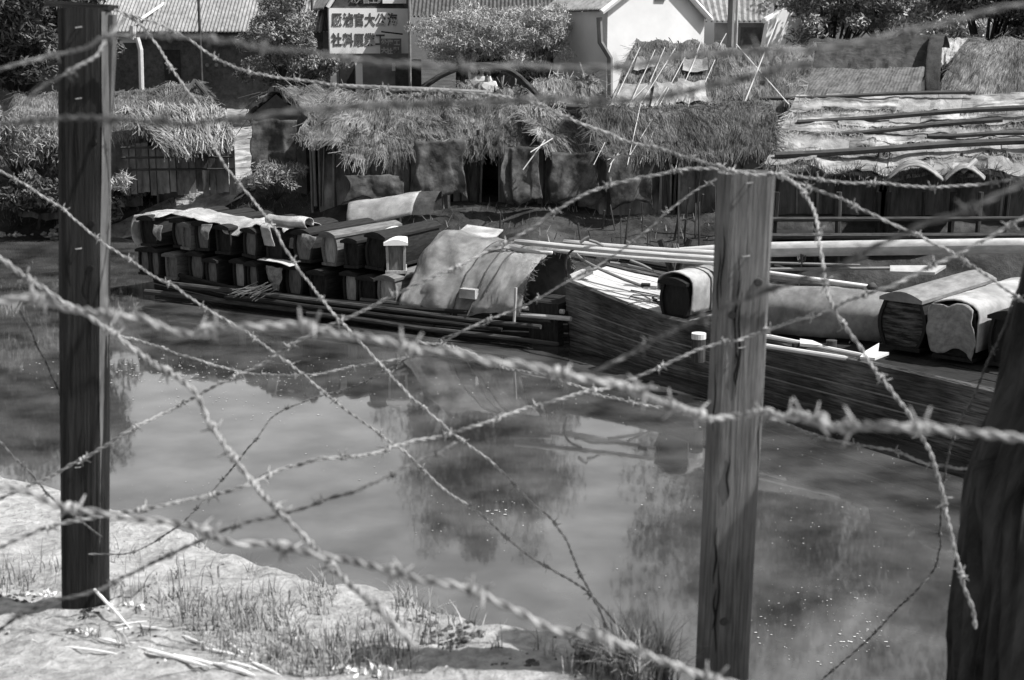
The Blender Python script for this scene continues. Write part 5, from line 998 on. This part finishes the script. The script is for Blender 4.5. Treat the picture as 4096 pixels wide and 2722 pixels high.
for i, (a, b_) in enumerate([((2092, 680), (2180, 560)), ((2122, 610), (2210, 555))]):
    mb = MB(); mb.tube([P(*a, 31.5), P(*b_, 31.9)], .014, 5); tag(mb.build('cane', BAMB), ['long pale cane leaning left below the bright shaggy eave', 'short pale cane tip under the bright shaggy eave'][i], 'cane')
# draped cloths and mats on hut fronts
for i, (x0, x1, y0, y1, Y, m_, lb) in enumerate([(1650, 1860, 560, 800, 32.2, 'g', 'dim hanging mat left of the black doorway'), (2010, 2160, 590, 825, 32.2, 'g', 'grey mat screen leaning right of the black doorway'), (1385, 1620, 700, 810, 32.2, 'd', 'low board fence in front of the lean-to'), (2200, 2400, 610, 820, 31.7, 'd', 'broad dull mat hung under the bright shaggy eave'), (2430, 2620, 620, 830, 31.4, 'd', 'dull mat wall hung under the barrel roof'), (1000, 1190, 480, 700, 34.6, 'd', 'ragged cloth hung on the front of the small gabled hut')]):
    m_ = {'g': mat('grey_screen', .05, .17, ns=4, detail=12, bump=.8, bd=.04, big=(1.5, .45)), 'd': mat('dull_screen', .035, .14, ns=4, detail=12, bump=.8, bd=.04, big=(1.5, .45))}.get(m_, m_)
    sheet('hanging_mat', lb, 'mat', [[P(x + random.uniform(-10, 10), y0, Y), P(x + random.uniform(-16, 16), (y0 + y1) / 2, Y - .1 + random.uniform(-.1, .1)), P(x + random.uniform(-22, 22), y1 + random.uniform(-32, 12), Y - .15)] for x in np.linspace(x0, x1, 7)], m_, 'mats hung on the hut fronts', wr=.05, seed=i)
# low straw heaps
for i, (rl_, rr_, el_, er_, lb) in enumerate([((2170, 322, 39), (2360, 318, 39), (2100, 400, 37), (2440, 410, 37), 'low pale straw covered mound roof behind the middle huts'), ((1850, 362, 38), (2080, 372, 38), (1800, 420, 36.5), (2110, 430, 36.5), 'low dim thatch ridge directly in front of the people')]):
    hut('thatched_hut', lb, P(*rl_), P(*rr_), P(*el_), P(*er_), seed=30 + i, straw=STRAW_L if i == 0 else STRAW_D, bulge=.15, inset=.2, dens=.8, group='thatched huts on the far bank')
mb = MB(); mb.tube([P(1360, 345, 35.7), P(1700, 358, 35.3), P(1960, 372, 35.1)], .06, 7); tag(mb.build('roof_pole', BAMM), 'grey pole along the ridge of the broad shaggy hut', 'pole')
c_ = catmull([P(1690, 352, 36.5), P(1760, 305, 36.6), P(1850, 270, 36.7), P(1960, 262, 36.7), P(2050, 290, 36.7), P(2110, 340, 36.6), P(2170, 400, 36.3)], .2)
mb = MB(); mb.tube(c_, .075, 8); tag(mb.build('bent_branch', BARK, smooth=True), 'dark bent branch arching over the people behind the huts', 'branch')
# people
def person(label, px, py, Y, hat, top_m, bend=0, face=-1, hgt=1.62):
    hd = P(px, py, Y); fz = hd.z - hgt + .1; base = Vector((hd.x, Y, fz)); root = None
    J = {'p': (0, 0, .9), 'w': (0, 0, 1.08), 'c': (bend * .12, 0, 1.28), 'n': (bend * .16, 0, 1.42), 'h': (bend * .19, face * .02, 1.54), 't': (bend * .2, face * .02, 1.62)}
    V = []; E = []; Rr = []
    def v(p, r): V.append(p); Rr.append(r); return len(V) - 1
    p = v(J['p'], .13); w = v(J['w'], .12); c = v(J['c'], .14); n_ = v(J['n'], .055); h = v(J['h'], .085); t = v(J['t'], .07); E += [(p, w), (w, c), (c, n_), (n_, h), (h, t)]
    for s_ in (-1, 1):
        sh = v((J['c'][0] + .17 * s_, 0, 1.34), .055); el_ = v((J['c'][0] + .24 * s_, face * .04, 1.08), .042); wr_ = v((J['c'][0] + .2 * s_, face * .2, .95), .028); E += [(c, sh), (sh, el_), (el_, wr_)]
        pm = v((J['c'][0] + .2 * s_, face * .27, .93), .032); E.append((wr_, pm))
        for k in range(5):
            a = v((J['c'][0] + .2 * s_ + (k - 2) * .018, face * (.33 if k else .28), .925), .009); b2_ = v((J['c'][0] + .2 * s_ + (k - 2) * .02, face * (.36 if k else .31), .90), .008); E += [(pm, a), (a, b2_)]
        hp = v((.09 * s_, 0, .84), .09); kn = v((.1 * s_, face * .02, .48), .06); an_ = v((.1 * s_, 0, .09), .042); ft = v((.11 * s_, face * .15, .04), .035); E += [(p, hp), (hp, kn), (kn, an_), (an_, ft)]
    me = bpy.data.meshes.new('person'); me.from_pydata(V, E, []); o = bpy.data.objects.new('person', me); COL.objects.link(o); o.location = base
    sk = o.modifiers.new('s', 'SKIN'); 
    for i, r in enumerate(Rr): me.skin_vertices[0].data[i].radius = (r, r)
    me.skin_vertices[0].data[0].use_root = True; o.modifiers.new('d', 'SUBSURF').render_levels = 1; me.materials.append(SKIN); tag(o, label, 'person')
    # clothes
    def skin(nm, V, E, Rr, m):
        me = bpy.data.meshes.new(nm); me.from_pydata(V, E, []); q_ = bpy.data.objects.new(nm, me); COL.objects.link(q_); q_.parent = o; q_.modifiers.new('s', 'SKIN')
        for i, r in enumerate(Rr): me.skin_vertices[0].data[i].radius = (r, r)
        me.skin_vertices[0].data[0].use_root = True; q_.modifiers.new('d', 'SUBSURF').render_levels = 1; me.materials.append(m)
    cx = J['c'][0]
    skin('shirt', [(0, 0, .88), (0, 0, 1.08), (cx, 0, 1.28), (cx + .01, 0, 1.37), (cx - .18, 0, 1.34), (cx - .25, face * .04, 1.1), (cx + .18, 0, 1.34), (cx + .25, face * .04, 1.1)], [(0, 1), (1, 2), (2, 3), (2, 4), (4, 5), (2, 6), (6, 7)], [.16, .15, .165, .08, .075, .06, .075, .06], top_m)
    skin('trousers', [(0, 0, .92), (-.09, 0, .82), (-.1, face * .02, .48), (-.1, 0, .16), (.09, 0, .82), (.1, face * .02, .48), (.1, 0, .16)], [(0, 1), (1, 2), (2, 3), (0, 4), (4, 5), (5, 6)], [.14, .11, .085, .07, .11, .085, .07], CLOTHD)
    hm = MB(); hx, hy, hz = J['t'][0], J['t'][1], J['t'][2]
    if hat == 'cap':
        hm.tube([(hx, hy, hz - .02), (hx, hy, hz + .05), (hx, hy, hz + .075)], [.105, .1, .05], 14); hm.tube([(hx, hy + face * .03, hz - .025), (hx, hy + face * .03, hz - .01)], [.15, .14], 14); hm.build('cap', CLOTHW, o, local=True)
    else:
        hm.tube([(hx, hy - face * .02, hz - .09), (hx, hy - face * .02, hz - .03), (hx, hy - face * .01, hz + .03), (hx, hy, hz + .06)], [.09, .098, .08, .03], 14); hm.build('hair', HAIR, o, local=True)
    fm = MB()
    for s_ in (-1, 1): fm.tube([(J['h'][0] + s_ * .03, face * .098, 1.56), (J['h'][0] + s_ * .03, face * .106, 1.56)], .008, 6)
    fm.tube([(J['h'][0] - .02, face * .1, 1.50), (J['h'][0] + .02, face * .1, 1.50)], .006, 5); fm.build('face_marks', HAIR, o, local=True)
    nm = MB(); nm.tube([(J['h'][0], face * .09, 1.56), (J['h'][0], face * .118, 1.53), (J['h'][0], face * .09, 1.52)], [.006, .012, .008], 6); nm.build('nose', SKIN, o, local=True)
    return o
person('person in a grey jacket with back turned, bending left beside two others', 1885, 300, 38.2, 'hair', mat('grey_cloth', .25, .36, ns=8, bump=.1), bend=.4, face=1)
person('standing person in a white shirt and pale topped cap, between the other two', 1930, 285, 38.4, 'cap', CLOTHW)
person('person with dark hair and light shirt, rightmost of the three people', 1955, 306, 38.0, 'hair', CLOTHW, bend=-.2)
# ------------------------------------------------------------------ buildings behind
GZ = 2.25
def tiled(mb, a, b, c, d, pitch=.14, mi=0):             # ridge a->b, eave d->c, corrugated
    a, b, c, d = map(Vector, (a, b, c, d)); n = max(4, int((b - a).length / pitch)); nrm = (b - a).cross(d - a).normalized(); 
    if nrm.z < 0: nrm = -nrm
    m = 6; G = []
    for i in range(n * 4 + 1):
        u = i / (n * 4); h = .03 * (1 - math.cos(i / 4 * 2 * math.pi)); row = []
        for j in range(m + 1): row.append(a.lerp(b, u).lerp(d.lerp(c, u), j / m) + nrm * h)
        G.append(row)
    mb.grid(G, [(i * .06, j * .5) for i in range(n * 4 + 1) for j in range(m + 1)], mi=mi)
    for i in range(n):                                 # round end tiles
        p = d.lerp(c, (i + .5) / n); mb.tube([p, p + Vector((0, .0, 0)) + (d - a).normalized() * .03], .04, 6, mi=mi)
def wallbox(mb, x0, x1, y0, y1, z0, z1, mi=0): mb.box(((x0 + x1) / 2, (y0 + y1) / 2, (z0 + z1) / 2), (x1 - x0, y1 - y0, z1 - z0), mi=mi)
YW = 56.0
def X(px, Y): return P(px, 300, Y).x
def Zp(py, Y): return P(2048, py, Y).z
wh = thing('warehouse', 'long dark brick warehouse with a corrugated tile roof at the upper left', 'building', (X(600, YW), YW, GZ))
x0, x1 = X(-300, YW), X(1290, YW); ez = Zp(128, YW)
mb = MB(); wallbox(mb, x0, x1, YW + .4, YW + .7, GZ - .5, ez + .05); wallbox(mb, x0, x0 + .3, YW + .7, YW + 9, GZ - .5, ez); wallbox(mb, x1 - .3, x1, YW + .7, YW + 9, GZ - .5, ez); mb.build('wall', BRICKD, wh)
mb = MB(); tiled(mb, (x0 - .2, YW + 5, ez + 3.1), (x1, YW + 5, ez + 3.1), (x1, YW, ez), (x0 - .2, YW, ez)); tiled(mb, (x0 - .2, YW + 5, ez + 3.1), (x1, YW + 5, ez + 3.1), (x1, YW + 10, ez), (x0 - .2, YW + 10, ez)); mb.build('roof', TILE, wh)
mb = MB(); wallbox(mb, x0, x1, YW + .02, YW + .1, ez - .22, ez - .1); mb.build('eave_board', WOODM, wh)
mb = MB(); q0 = Vector((X(555, YW), YW + .1, ez + .1)); pa = P(560, 92, YW + .2); pb_ = P(760, -40, YW + 3.6); mb.tube([pa + Vector((0, 0, .1)), pb_ + Vector((0, 0, .15))], .06, 6); mb.build('roof_verge', TRIMW, wh)
mb = MB(); mb.tube([P(532, 105, YW - .1), P(532, 160, YW - .1)], [.13, .1], 8); mb.tube([P(548, 150, YW - .15), P(562, 200, YW - .15), P(570, 480, YW - .15)], .1, 8); mb.build('drain_pipe', mat('pale_pipe', .5, .62, ns=5, bump=.1), wh)
mb = MB(); wallbox(mb, X(650, YW), X(715, YW), YW + .33, YW + .41, GZ - .3, Zp(200, YW)); mb.build('door', BLACK, wh)
mb = MB(); wallbox(mb, X(455, YW), X(545, YW), YW + .33, YW + .41, Zp(172, YW), Zp(150, YW)); mb.build('lintel', TRIMW, wh)
for k, px in enumerate([822, 859, 894, 930, 967, 1003]):
    mb = MB(); c = Vector((X(px, YW), YW + .37, Zp(262 - k * .5, YW)))
    for a in range(4): th = a * math.pi / 4; mb.box(c + Vector((0, -.002 * a, 0)), (.15, .02, .035), R3=Matrix.Rotation(th, 3, 'Y'))
    mb.build('painted_mark', PLASTG, wh)
# sign building
YS = 55.0; sb = thing('sign_building', 'gabled building with a large white wall sign of two rows of dark painted characters', 'building', (X(1480, YS), YS, GZ), rz=R(15))
sx0, sx1 = X(1322, YS), X(1640, YS); st_ = Zp(34, YS)
mb = MB(); wallbox(mb, sx0, sx1, YS, YS + .3, Zp(215, YS), st_); mb.build('sign_wall', mat('sign_plaster', .82, .9, ns=1.5, detail=9, bump=.05, big=(.5, .85)), sb)
mb = MB(); wallbox(mb, sx0, sx1, YS + .03, YS + .33, GZ - .5, Zp(215, YS)); mb.build('lower_wall', PLASTG, sb)
mb = MB(); pts = [(sx0 + .1, st_), (sx1 - .1, st_), ((sx0 + sx1) / 2, st_ + 2.3)]; mb.add([(x, YS + .05, z) for x, z in pts] + [(x, YS + .3, z) for x, z in pts], [(0, 1, 2), (5, 4, 3), (0, 2, 5, 3), (1, 4, 5, 2)], None); mb.build('gable', BRICKD, sb)
mb = MB(); mb.tube([(sx0 - .05, YS - .05, st_ + .02), ((sx0 + sx1) / 2, YS - .05, st_ + 2.4)], .085, 6); mb.tube([(sx1 - .25, YS - .05, st_ + .22), ((sx0 + sx1) / 2, YS - .05, st_ + 2.4)], .085, 6); mb.box((sx1 - .55, YS - .06, st_ + .28), (.9, .1, .2)); mb.build('roof_verge', TRIMW, sb)
mb = MB(); tiled(mb, ((sx0 + sx1) / 2, YS, st_ + 2.35), ((sx0 + sx1) / 2, YS + 9, st_ + 2.35), (sx1 + .2, YS + 9, st_), (sx1 + .2, YS, st_)); tiled(mb, ((sx0 + sx1) / 2, YS, st_ + 2.35), ((sx0 + sx1) / 2, YS + 9, st_ + 2.35), (sx0 - .2, YS + 9, st_), (sx0 - .2, YS, st_)); mb.build('roof', TILE, sb)
mb = MB(); wallbox(mb, X(1358, YS), X(1418, YS), YS - .03, YS + .04, GZ - .4, Zp(247, YS)); mb.build('slatted_door', BLACK, sb)
mb = MB(); wallbox(mb, X(1422, YS), X(1450, YS), YS - .02, YS + .05, GZ - .4, Zp(255, YS)); mb.build('pale_panel', PLAST, sb)
mb = MB(); wallbox(mb, X(1570, YS), X(1583, YS), YS - .02, YS + .05, Zp(285, YS), Zp(255, YS)); mb.build('pale_panel', PLAST, sb)
mb = MB(); wallbox(mb, X(1583, YS), X(1635, YS), YS - .035, YS + .05, GZ - .4, Zp(250, YS)); mb.build('grey_door', BRICKD, sb)
mb = MB(); wallbox(mb, X(1640, YS), X(1700, YS), YS + .5, YS + .7, GZ - .4, Zp(240, YS)); mb.build('side_wall', BRICKD, sb)
def text(body, x, y, z, size, m, parent, name='lettering', bold=.0, sx=1.0, depth=.012):
    cu = bpy.data.curves.new(name, 'FONT'); cu.body = body; cu.size = size; cu.extrude = depth; cu.align_x = 'CENTER'; cu.align_y = 'CENTER'; cu.offset = bold
    t = bpy.data.objects.new('tmp', cu); COL.objects.link(t); bpy.context.view_layer.update()
    me = bpy.data.meshes.new_from_object(t.evaluated_get(bpy.context.evaluated_depsgraph_get())); bpy.data.objects.remove(t)
    o = bpy.data.objects.new(name, me); COL.objects.link(o); me.materials.clear(); me.materials.append(m); o.rotation_euler = (R(90), 0, 0); o.scale = (sx, 1, 1)
    o.location = Vector((x, y, z)) - (world_loc(parent) if parent else Vector((0, 0, 0))); o.parent = parent
    return o
kx = YS / 5689
for row, yy, chs, xs in (('a', 83, '厰滷官大公海', [1352, 1398, 1441, 1485, 1527, 1574]), ('b', 163, '社料原業工', [1350, 1396, 1439, 1482, 1524])):
    for ch, px in zip(chs, xs): text(ch, X(px, YS), YS - .012, Zp(yy, YS), 46 * kx * 1.12, INK, sb, bold=.012, sx=.8)
for ch, px in zip('公大官工原', [1420, 1444, 1471, 1500, 1530]): text(ch, X(px, YS), YS + .02, Zp(2, YS), 26 * kx * 1.2, PLASTG, sb, bold=.008)
nb = thing('notice_board', 'grey notice board with pale characters over the corner of the white sign', 'notice board', (X(1567, YS), YS - .3, Zp(222, YS)), rz=R(15))
mb = MB(); wallbox(mb, X(1526, YS), X(1610, YS), YS - .32, YS - .26, Zp(222, YS), Zp(155, YS)); mb.build('board', mat('notice_grey', .14, .2, ns=6, bump=.05), nb)
mb = MB(); mb.tube([(X(1530, YS), YS - .35, Zp(128, YS)), (X(1615, YS), YS - .35, Zp(138, YS))], .03, 5); mb.build('rail', WOODD, nb)
for ch, px, py in zip('公海工大社料', [1540, 1565, 1592, 1540, 1562, 1590], [172, 173, 173, 203, 207, 203]): text(ch, X(px, YS), YS - .33, Zp(py, YS), 24 * kx, mat('pale_paint', .4, .5, ns=5, bump=0), nb, bold=.01)
# poster on a grey wall left of the white gable
gw = thing('grey_shed', 'grey walled shed left of the white gable, partly hidden by the pale bushy tree', 'building', (X(2200, 52), 52, GZ))
mb = MB(); wallbox(mb, X(1960, 52), X(2400, 52), 52, 52.3, GZ - .5, Zp(75, 52)); mb.build('wall', mat('shed_wall', .12, .2, ns=3, bump=.2), gw)
mb = MB(); tiled(mb, (X(1640, 52), 56, Zp(60, 52) + 2.2), (X(2390, 52), 56, Zp(60, 52) + 2.2), (X(2390, 52), 51.6, Zp(66, 52)), (X(1640, 52), 51.6, Zp(66, 52))); mb.build('roof', mat('dark_tile', .05, .12, ns=5, bump=.2), gw)
for i, px in enumerate((2222, 2330, 2105)): mb = MB(); wallbox(mb, X(px - 20, 52), X(px + 18, 52), 51.93, 52.02, GZ - .3, Zp(235 + 5 * i, 52)); mb.build('doorway', BLACK, gw)
pst = thing('poster', 'pale poster with two rows of white characters on the grey shed wall', 'poster', (X(2270, 52), 51.9, Zp(218, 52)))
mb = MB(); wallbox(mb, X(2234, 52), X(2308, 52), 51.86, 51.9, Zp(219, 52), Zp(148, 52)); mb.build('sheet', mat('poster_paper', .36, .44, ns=5, bump=0), pst)
k52 = 52 / 5689
for ch, px, py in zip('大公海社工業料', [2245, 2270, 2294, 2244, 2262, 2279, 2296], [166, 168, 168, 204, 203, 203, 204]): text(ch, X(px, 52), 51.85, Zp(py, 52), (26 if py < 180 else 20) * k52, mat('white_paint', .75, .82, ns=5, bump=0), pst, bold=.012)
# white gable house
YG = 49.0; wg = thing('white_house', 'tall white plastered gable house at the top right of centre', 'building', (X(2610, YG), YG, GZ))
gx0, gx1 = X(2400, YG) - .15, X(2842, YG) + .2; gc = (gx0 + gx1) / 2; ge = Zp(48, YG); gp_ = Zp(-125, YG); rot = Matrix.Rotation(R(32), 4, 'Z')
def wgp(x, y, z): v_ = Matrix.Rotation(R(32), 3, 'Z') @ Vector((x - gc, y, 0)); return Vector((gc + v_.x, YG + v_.y, z))
mb = MB(); fr_ = [(gx0, ge), (gx0, GZ - .5), (gx1, GZ - .5), (gx1, ge - .15), (gc, gp_)]
mb.add([wgp(x, 0, z) for x, z in fr_] + [wgp(x, 3.2, z) for x, z in fr_], [(0, 1, 2, 3, 4), (9, 8, 7, 6, 5), (0, 5, 6, 1), (2, 7, 8, 3)]); mb.build('wall', PLAST, wg)
mb = MB(); mb.box(wgp(gc + .1, -.03, ge + .55), (.42, .08, .34), rz=R(32)); mb.build('vent_opening', PLASTG, wg)
mb = MB()
for (xa, za) in ((gx0 - .35, ge - .1), (gx1 + .1, ge - .35)):
    tiled(mb, wgp(gc, -.15, gp_ + .25), wgp(gc, 3.4, gp_ + .25), wgp(xa, 3.4, za + .15), wgp(xa, -.15, za + .15))
mb.build('roof', TILE, wg)
mb = MB(); 
for (xa, za) in ((gx0 - .38, ge - .12), (gx1 + .1, ge - .3)): mb.tube([wgp(gc, -.18, gp_ + .12), wgp(xa, -.18, za + .08)], .1, 6)
mb.build('roof_verge', TRIMW, wg)
mb = MB(); p = wgp(gx0 - .1, -.1, 0); mb.tube([Vector((p.x - .25, p.y, ge - .2)), Vector((p.x - .2, p.y, ge - 1)), Vector((p.x + .12, p.y, ge - 1.5)), Vector((p.x + .15, p.y, GZ))], .1, 7); mb.build('drain_pipe', PLASTG, wg)
# house to its right
YH = 52; hr = thing('tiled_house', 'tile roofed house with a short white gable wall right of the tall white house', 'building', (X(3000, YH), YH, GZ))
mb = MB(); wallbox(mb, X(2860, YH), X(3060, YH), YH + .2, YH + .5, GZ, Zp(92, YH)); mb.build('wall', PLASTG, hr)
mb = MB(); tiled(mb, (X(2700, YH), YH + 4.5, Zp(85, YH) + 2.8), (X(3180, YH), YH + 4.5, Zp(85, YH) + 2.8), (X(3065, YH), YH, Zp(85, YH)), (X(2765, YH), YH, Zp(85, YH)), pitch=.3); mb.build('roof', TILE, hr)
mb = MB(); mb.tube([P(3055, 84, YH - .1), P(3100, 60, YH + .4), P(3160, -10, YH + 1.5)], .1, 6); mb.build('roof_verge', TRIMW, hr)
mb = MB(); V_ = [P(3070, 90, YH), P(3160, 5, YH + .5), P(3330, 10, YH + 1.5), P(3330, 200, YH + 1.5), P(3040, 200, YH)]; V_ = [P(3060, 86, YH)] + V_[1:]; mb.add(V_, [(0, 1, 2, 3, 4)]); o = mb.build('side_wall', PLAST, hr); o.modifiers.new('s', 'SOLIDIFY').thickness = .2
mb = MB(); wallbox(mb, X(2960, YH), X(3040, YH), YH + .1, YH + .21, GZ, Zp(110, YH)); mb.build('recess', BRICKD, hr)
# far white block behind the huts
# poles
for (px, y0_, Y, r_, m_, lb) in [(797, 112, 52, .05, BAMD, 'thin dark utility pole in front of the warehouse roof'), (1247, 70, 54, .05, BAMD, 'thin dark pole left of the sign building'), (1640, 330, 51, .05, BAMM, 'thin grey pole at the right edge of the sign building'), (2920, 150, 47, .12, PLASTG, 'thick grey pillar right of the white house'), (2942, 175, 46, .05, BAMB, 'pale thin pole just right of the thick grey pillar')]:
    mb = MB(); a = P(px, y0_, Y); mb.tube([Vector((a.x, a.y, GZ - .3)) if True else a, Vector((a.x + .02, a.y, Zp(-60, Y)))], r_, 8); tag(mb.build('utility_pole', m_), lb, 'pole')
# ------------------------------------------------------------------ trees on the far side
tree('feathery pale tree in front of the white sign building, growing from behind the huts', (X(1130, 50), 50, GZ), 4, ((X(1130, 50), 50, Zp(130, 50)), (1.1, 1.2, 1.6)), LEAFM, n=16, leaves=1100, sz=.07, trunk_r=.08)
tree('bushy dark tree below the warehouse eave, left of the sign', (X(1190, 51), 51, GZ), 2.4, ((X(1180, 51), 51.5, Zp(280, 51)), (1.5, 1.0, .75)), LEAFM, n=16, leaves=1000, sz=.08, trunk_r=.08)
tree('broad pale willowy tree filling the middle between the sign and the white house', (X(1930, 48.5), 48.5, GZ), 4, ((X(1960, 48.5), 49.3, Zp(165, 48.5)), (2.55, 1.2, 1.1)), LEAFL, n=34, leaves=1500, sz=.075, trunk_r=.12, flat=.35, droop=.6)  # veil of blur over this tree put into its pale leaf colour
tree('small pale tree leaning towards the poster', (X(2150, 48), 48, GZ), 3, ((X(2160, 48), 48.5, Zp(150, 48)), (1.0, .8, .9)), LEAFL, n=12, leaves=900, sz=.07, trunk_r=.06, flat=.35, droop=.6)
tree('tall dark tree rising out of the top of the picture behind the pale tree', (X(1850, 60), 60, GZ), 12, ((X(1900, 60), 60, 12.5), (3.8, 3, 6)), LEAFM, n=44, leaves=1000, sz=.12, trunk_r=.3)
tree('second tall dark tree behind the white house', (X(2330, 62), 62, GZ), 10, ((X(2290, 62), 62, 8.0), (2.2, 3, 2.2)), LEAFD, n=26, leaves=1000, sz=.13, trunk_r=.25)
tree('very tall tree beyond the right hand houses, its crown above the picture', (X(3100, 62), 62, GZ), 12, ((X(3100, 62), 62, 16), (5, 3, 8.5)), LEAFM, n=60, leaves=600, sz=.15, trunk_r=.25)
tree('very tall tree beyond the farthest right huts, its crown above the picture', (X(3900, 63), 63, GZ), 12, ((X(3900, 63), 63, 17), (6, 3, 9)), LEAFM, n=70, leaves=600, sz=.15, trunk_r=.25)
tree('dark leafy tree hanging over the white wall at the upper right', (X(3330, 46), 46, GZ), 5, ((X(3330, 46), 46, Zp(40, 46)), (1.7, 1.3, 1.15)), LEAFM, n=22, leaves=900, sz=.09, trunk_r=.14)
tree('pale leaved tree behind the dark tree at the upper right', (X(3600, 52), 52, GZ), 5, ((X(3560, 52), 52, Zp(30, 52)), (3.4, 1.5, 1.9)), LEAFL, n=24, leaves=900, sz=.1, trunk_r=.14)
tree('very dark tree with a thick trunk at the top right corner', (X(3905, 42), 42, 2.2), 5, ((X(3980, 42), 42, Zp(20, 42)), (2.2, 1.5, 1.0)), LEAFD, n=22, leaves=1100, sz=.09, trunk_r=.2)
tree('tall dark tree filling the top left corner behind the dark post', (X(60, 40), 40, 1.8), 7, ((X(70, 40), 40, Zp(90, 40)), (2.5, 1.5, 2.1)), LEAFD, n=26, leaves=1100, sz=.1, trunk_r=.2)
tree('dark bush with drooping pale leaves at the left edge of the far bank', (X(60, 36.5), 36.6, 1.0), 2, ((X(70, 36.5), 36.4, Zp(600, 36.5)), (1.2, .8, .95)), LEAFM, n=18, leaves=700, sz=.1, trunk_r=.05, name='bush', flat=.3, droop=1.2)
tree('low dark bush at the waterline on the left of the far bank', (X(100, 36), 36.2, .5), 2, ((X(120, 36), 36.2, Zp(800, 36)), (2.2, .9, .5)), LEAFD, n=18, leaves=700, sz=.09, trunk_r=.05, name='bush')
tree('small bush with loose twigs at the corner of the gabled hut, beside the bright path', (X(1080, 33.5), 33.8, 1.0), 1.5, ((X(1090, 33.5), 33.6, Zp(700, 33.5)), (.75, .5, .4)), LEAFM, n=10, leaves=260, sz=.08, trunk_r=.03, name='bush', flat=.3)
tree('small palm like spray of leaves just right of the dark post on the far bank', (X(450, 35), 35.2, 1.0), 1, ((X(465, 35), 35, Zp(745, 35)), (.25, .25, .25)), LEAFL, n=5, leaves=60, sz=.13, trunk_r=.02, name='plant', flat=.2)
# rough rubble at the left waterline
rb = MB()
for k in range(160):
    px = random.uniform(-60, 300); Y = random.uniform(35.4, 36.8); p = P(px, 900, Y); clod(Vector((p.x, p.y, Hf(p.x, p.y) + .03)), random.uniform(.03, .11), rb)
tag(rb.build('rubble', mat('pale_rubble', .2, .5, ns=8, bump=.5)), 'pale rubble at the left waterline of the far bank', 'rubble', kind='stuff')
# pale trodden path to the creek; its wide foot paints the sunlit slope
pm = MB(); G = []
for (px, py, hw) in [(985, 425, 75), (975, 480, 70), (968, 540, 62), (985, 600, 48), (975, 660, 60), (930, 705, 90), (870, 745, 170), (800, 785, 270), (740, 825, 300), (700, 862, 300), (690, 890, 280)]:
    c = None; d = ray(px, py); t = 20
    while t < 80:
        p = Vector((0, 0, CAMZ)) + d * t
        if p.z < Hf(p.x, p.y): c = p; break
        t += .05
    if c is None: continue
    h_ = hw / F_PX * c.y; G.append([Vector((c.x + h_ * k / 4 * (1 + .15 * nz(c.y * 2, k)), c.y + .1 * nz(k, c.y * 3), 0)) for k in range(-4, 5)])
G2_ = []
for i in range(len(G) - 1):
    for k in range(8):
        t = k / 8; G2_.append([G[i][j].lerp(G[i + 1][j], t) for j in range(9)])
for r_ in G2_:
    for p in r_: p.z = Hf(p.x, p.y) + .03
pm.grid(G2_); o = pm.build('path', mat('path_and_lit_slope', .16, .55, ns=2.5, detail=12, bump=.8, bd=.06, big=(1.3, .5)), smooth=True, origin=(0, 0, 0)); o['kind'] = 'structure'
# dry grass over the far bank
FG = MB(); 
def far_tufts(x0_, x1_, y0_, y1_, n, L=(.08, .3)):
    Q = []; T = []
    for _ in range(n):
        px = random.uniform(x0_, x1_); Y = random.uniform(y0_, y1_); x = (px - CX) / F_PX * Y * 1.0; z = Hf(x, Y)
        if z < .15: continue
        l = random.uniform(*L); th = random.random() * 6.28; dr = Vector((math.cos(th), math.sin(th), 0)); b0 = Vector((x, Y, z - .02)); e = b0 + dr * l * random.uniform(.2, 1) + Vector((0, 0, l * random.uniform(.3, 1))); s_ = Vector((-dr.y, dr.x, 0)) * .012
        Q.append([tuple(b0 - s_), tuple(b0 + s_), tuple(e + s_ * .3), tuple(e - s_ * .3)]); T.append(random.random())
    FG.quads(np.array(Q), np.array(T))
far_tufts(350, 1300, 32, 39, 3600, L=(.06, .2)); far_tufts(1300, 2900, 30, 33, 500); far_tufts(0, 400, 36, 39, 1000)
tag(FG.build('bank_grass', STRAW), 'dry grass on the far bank', 'grass', kind='stuff')
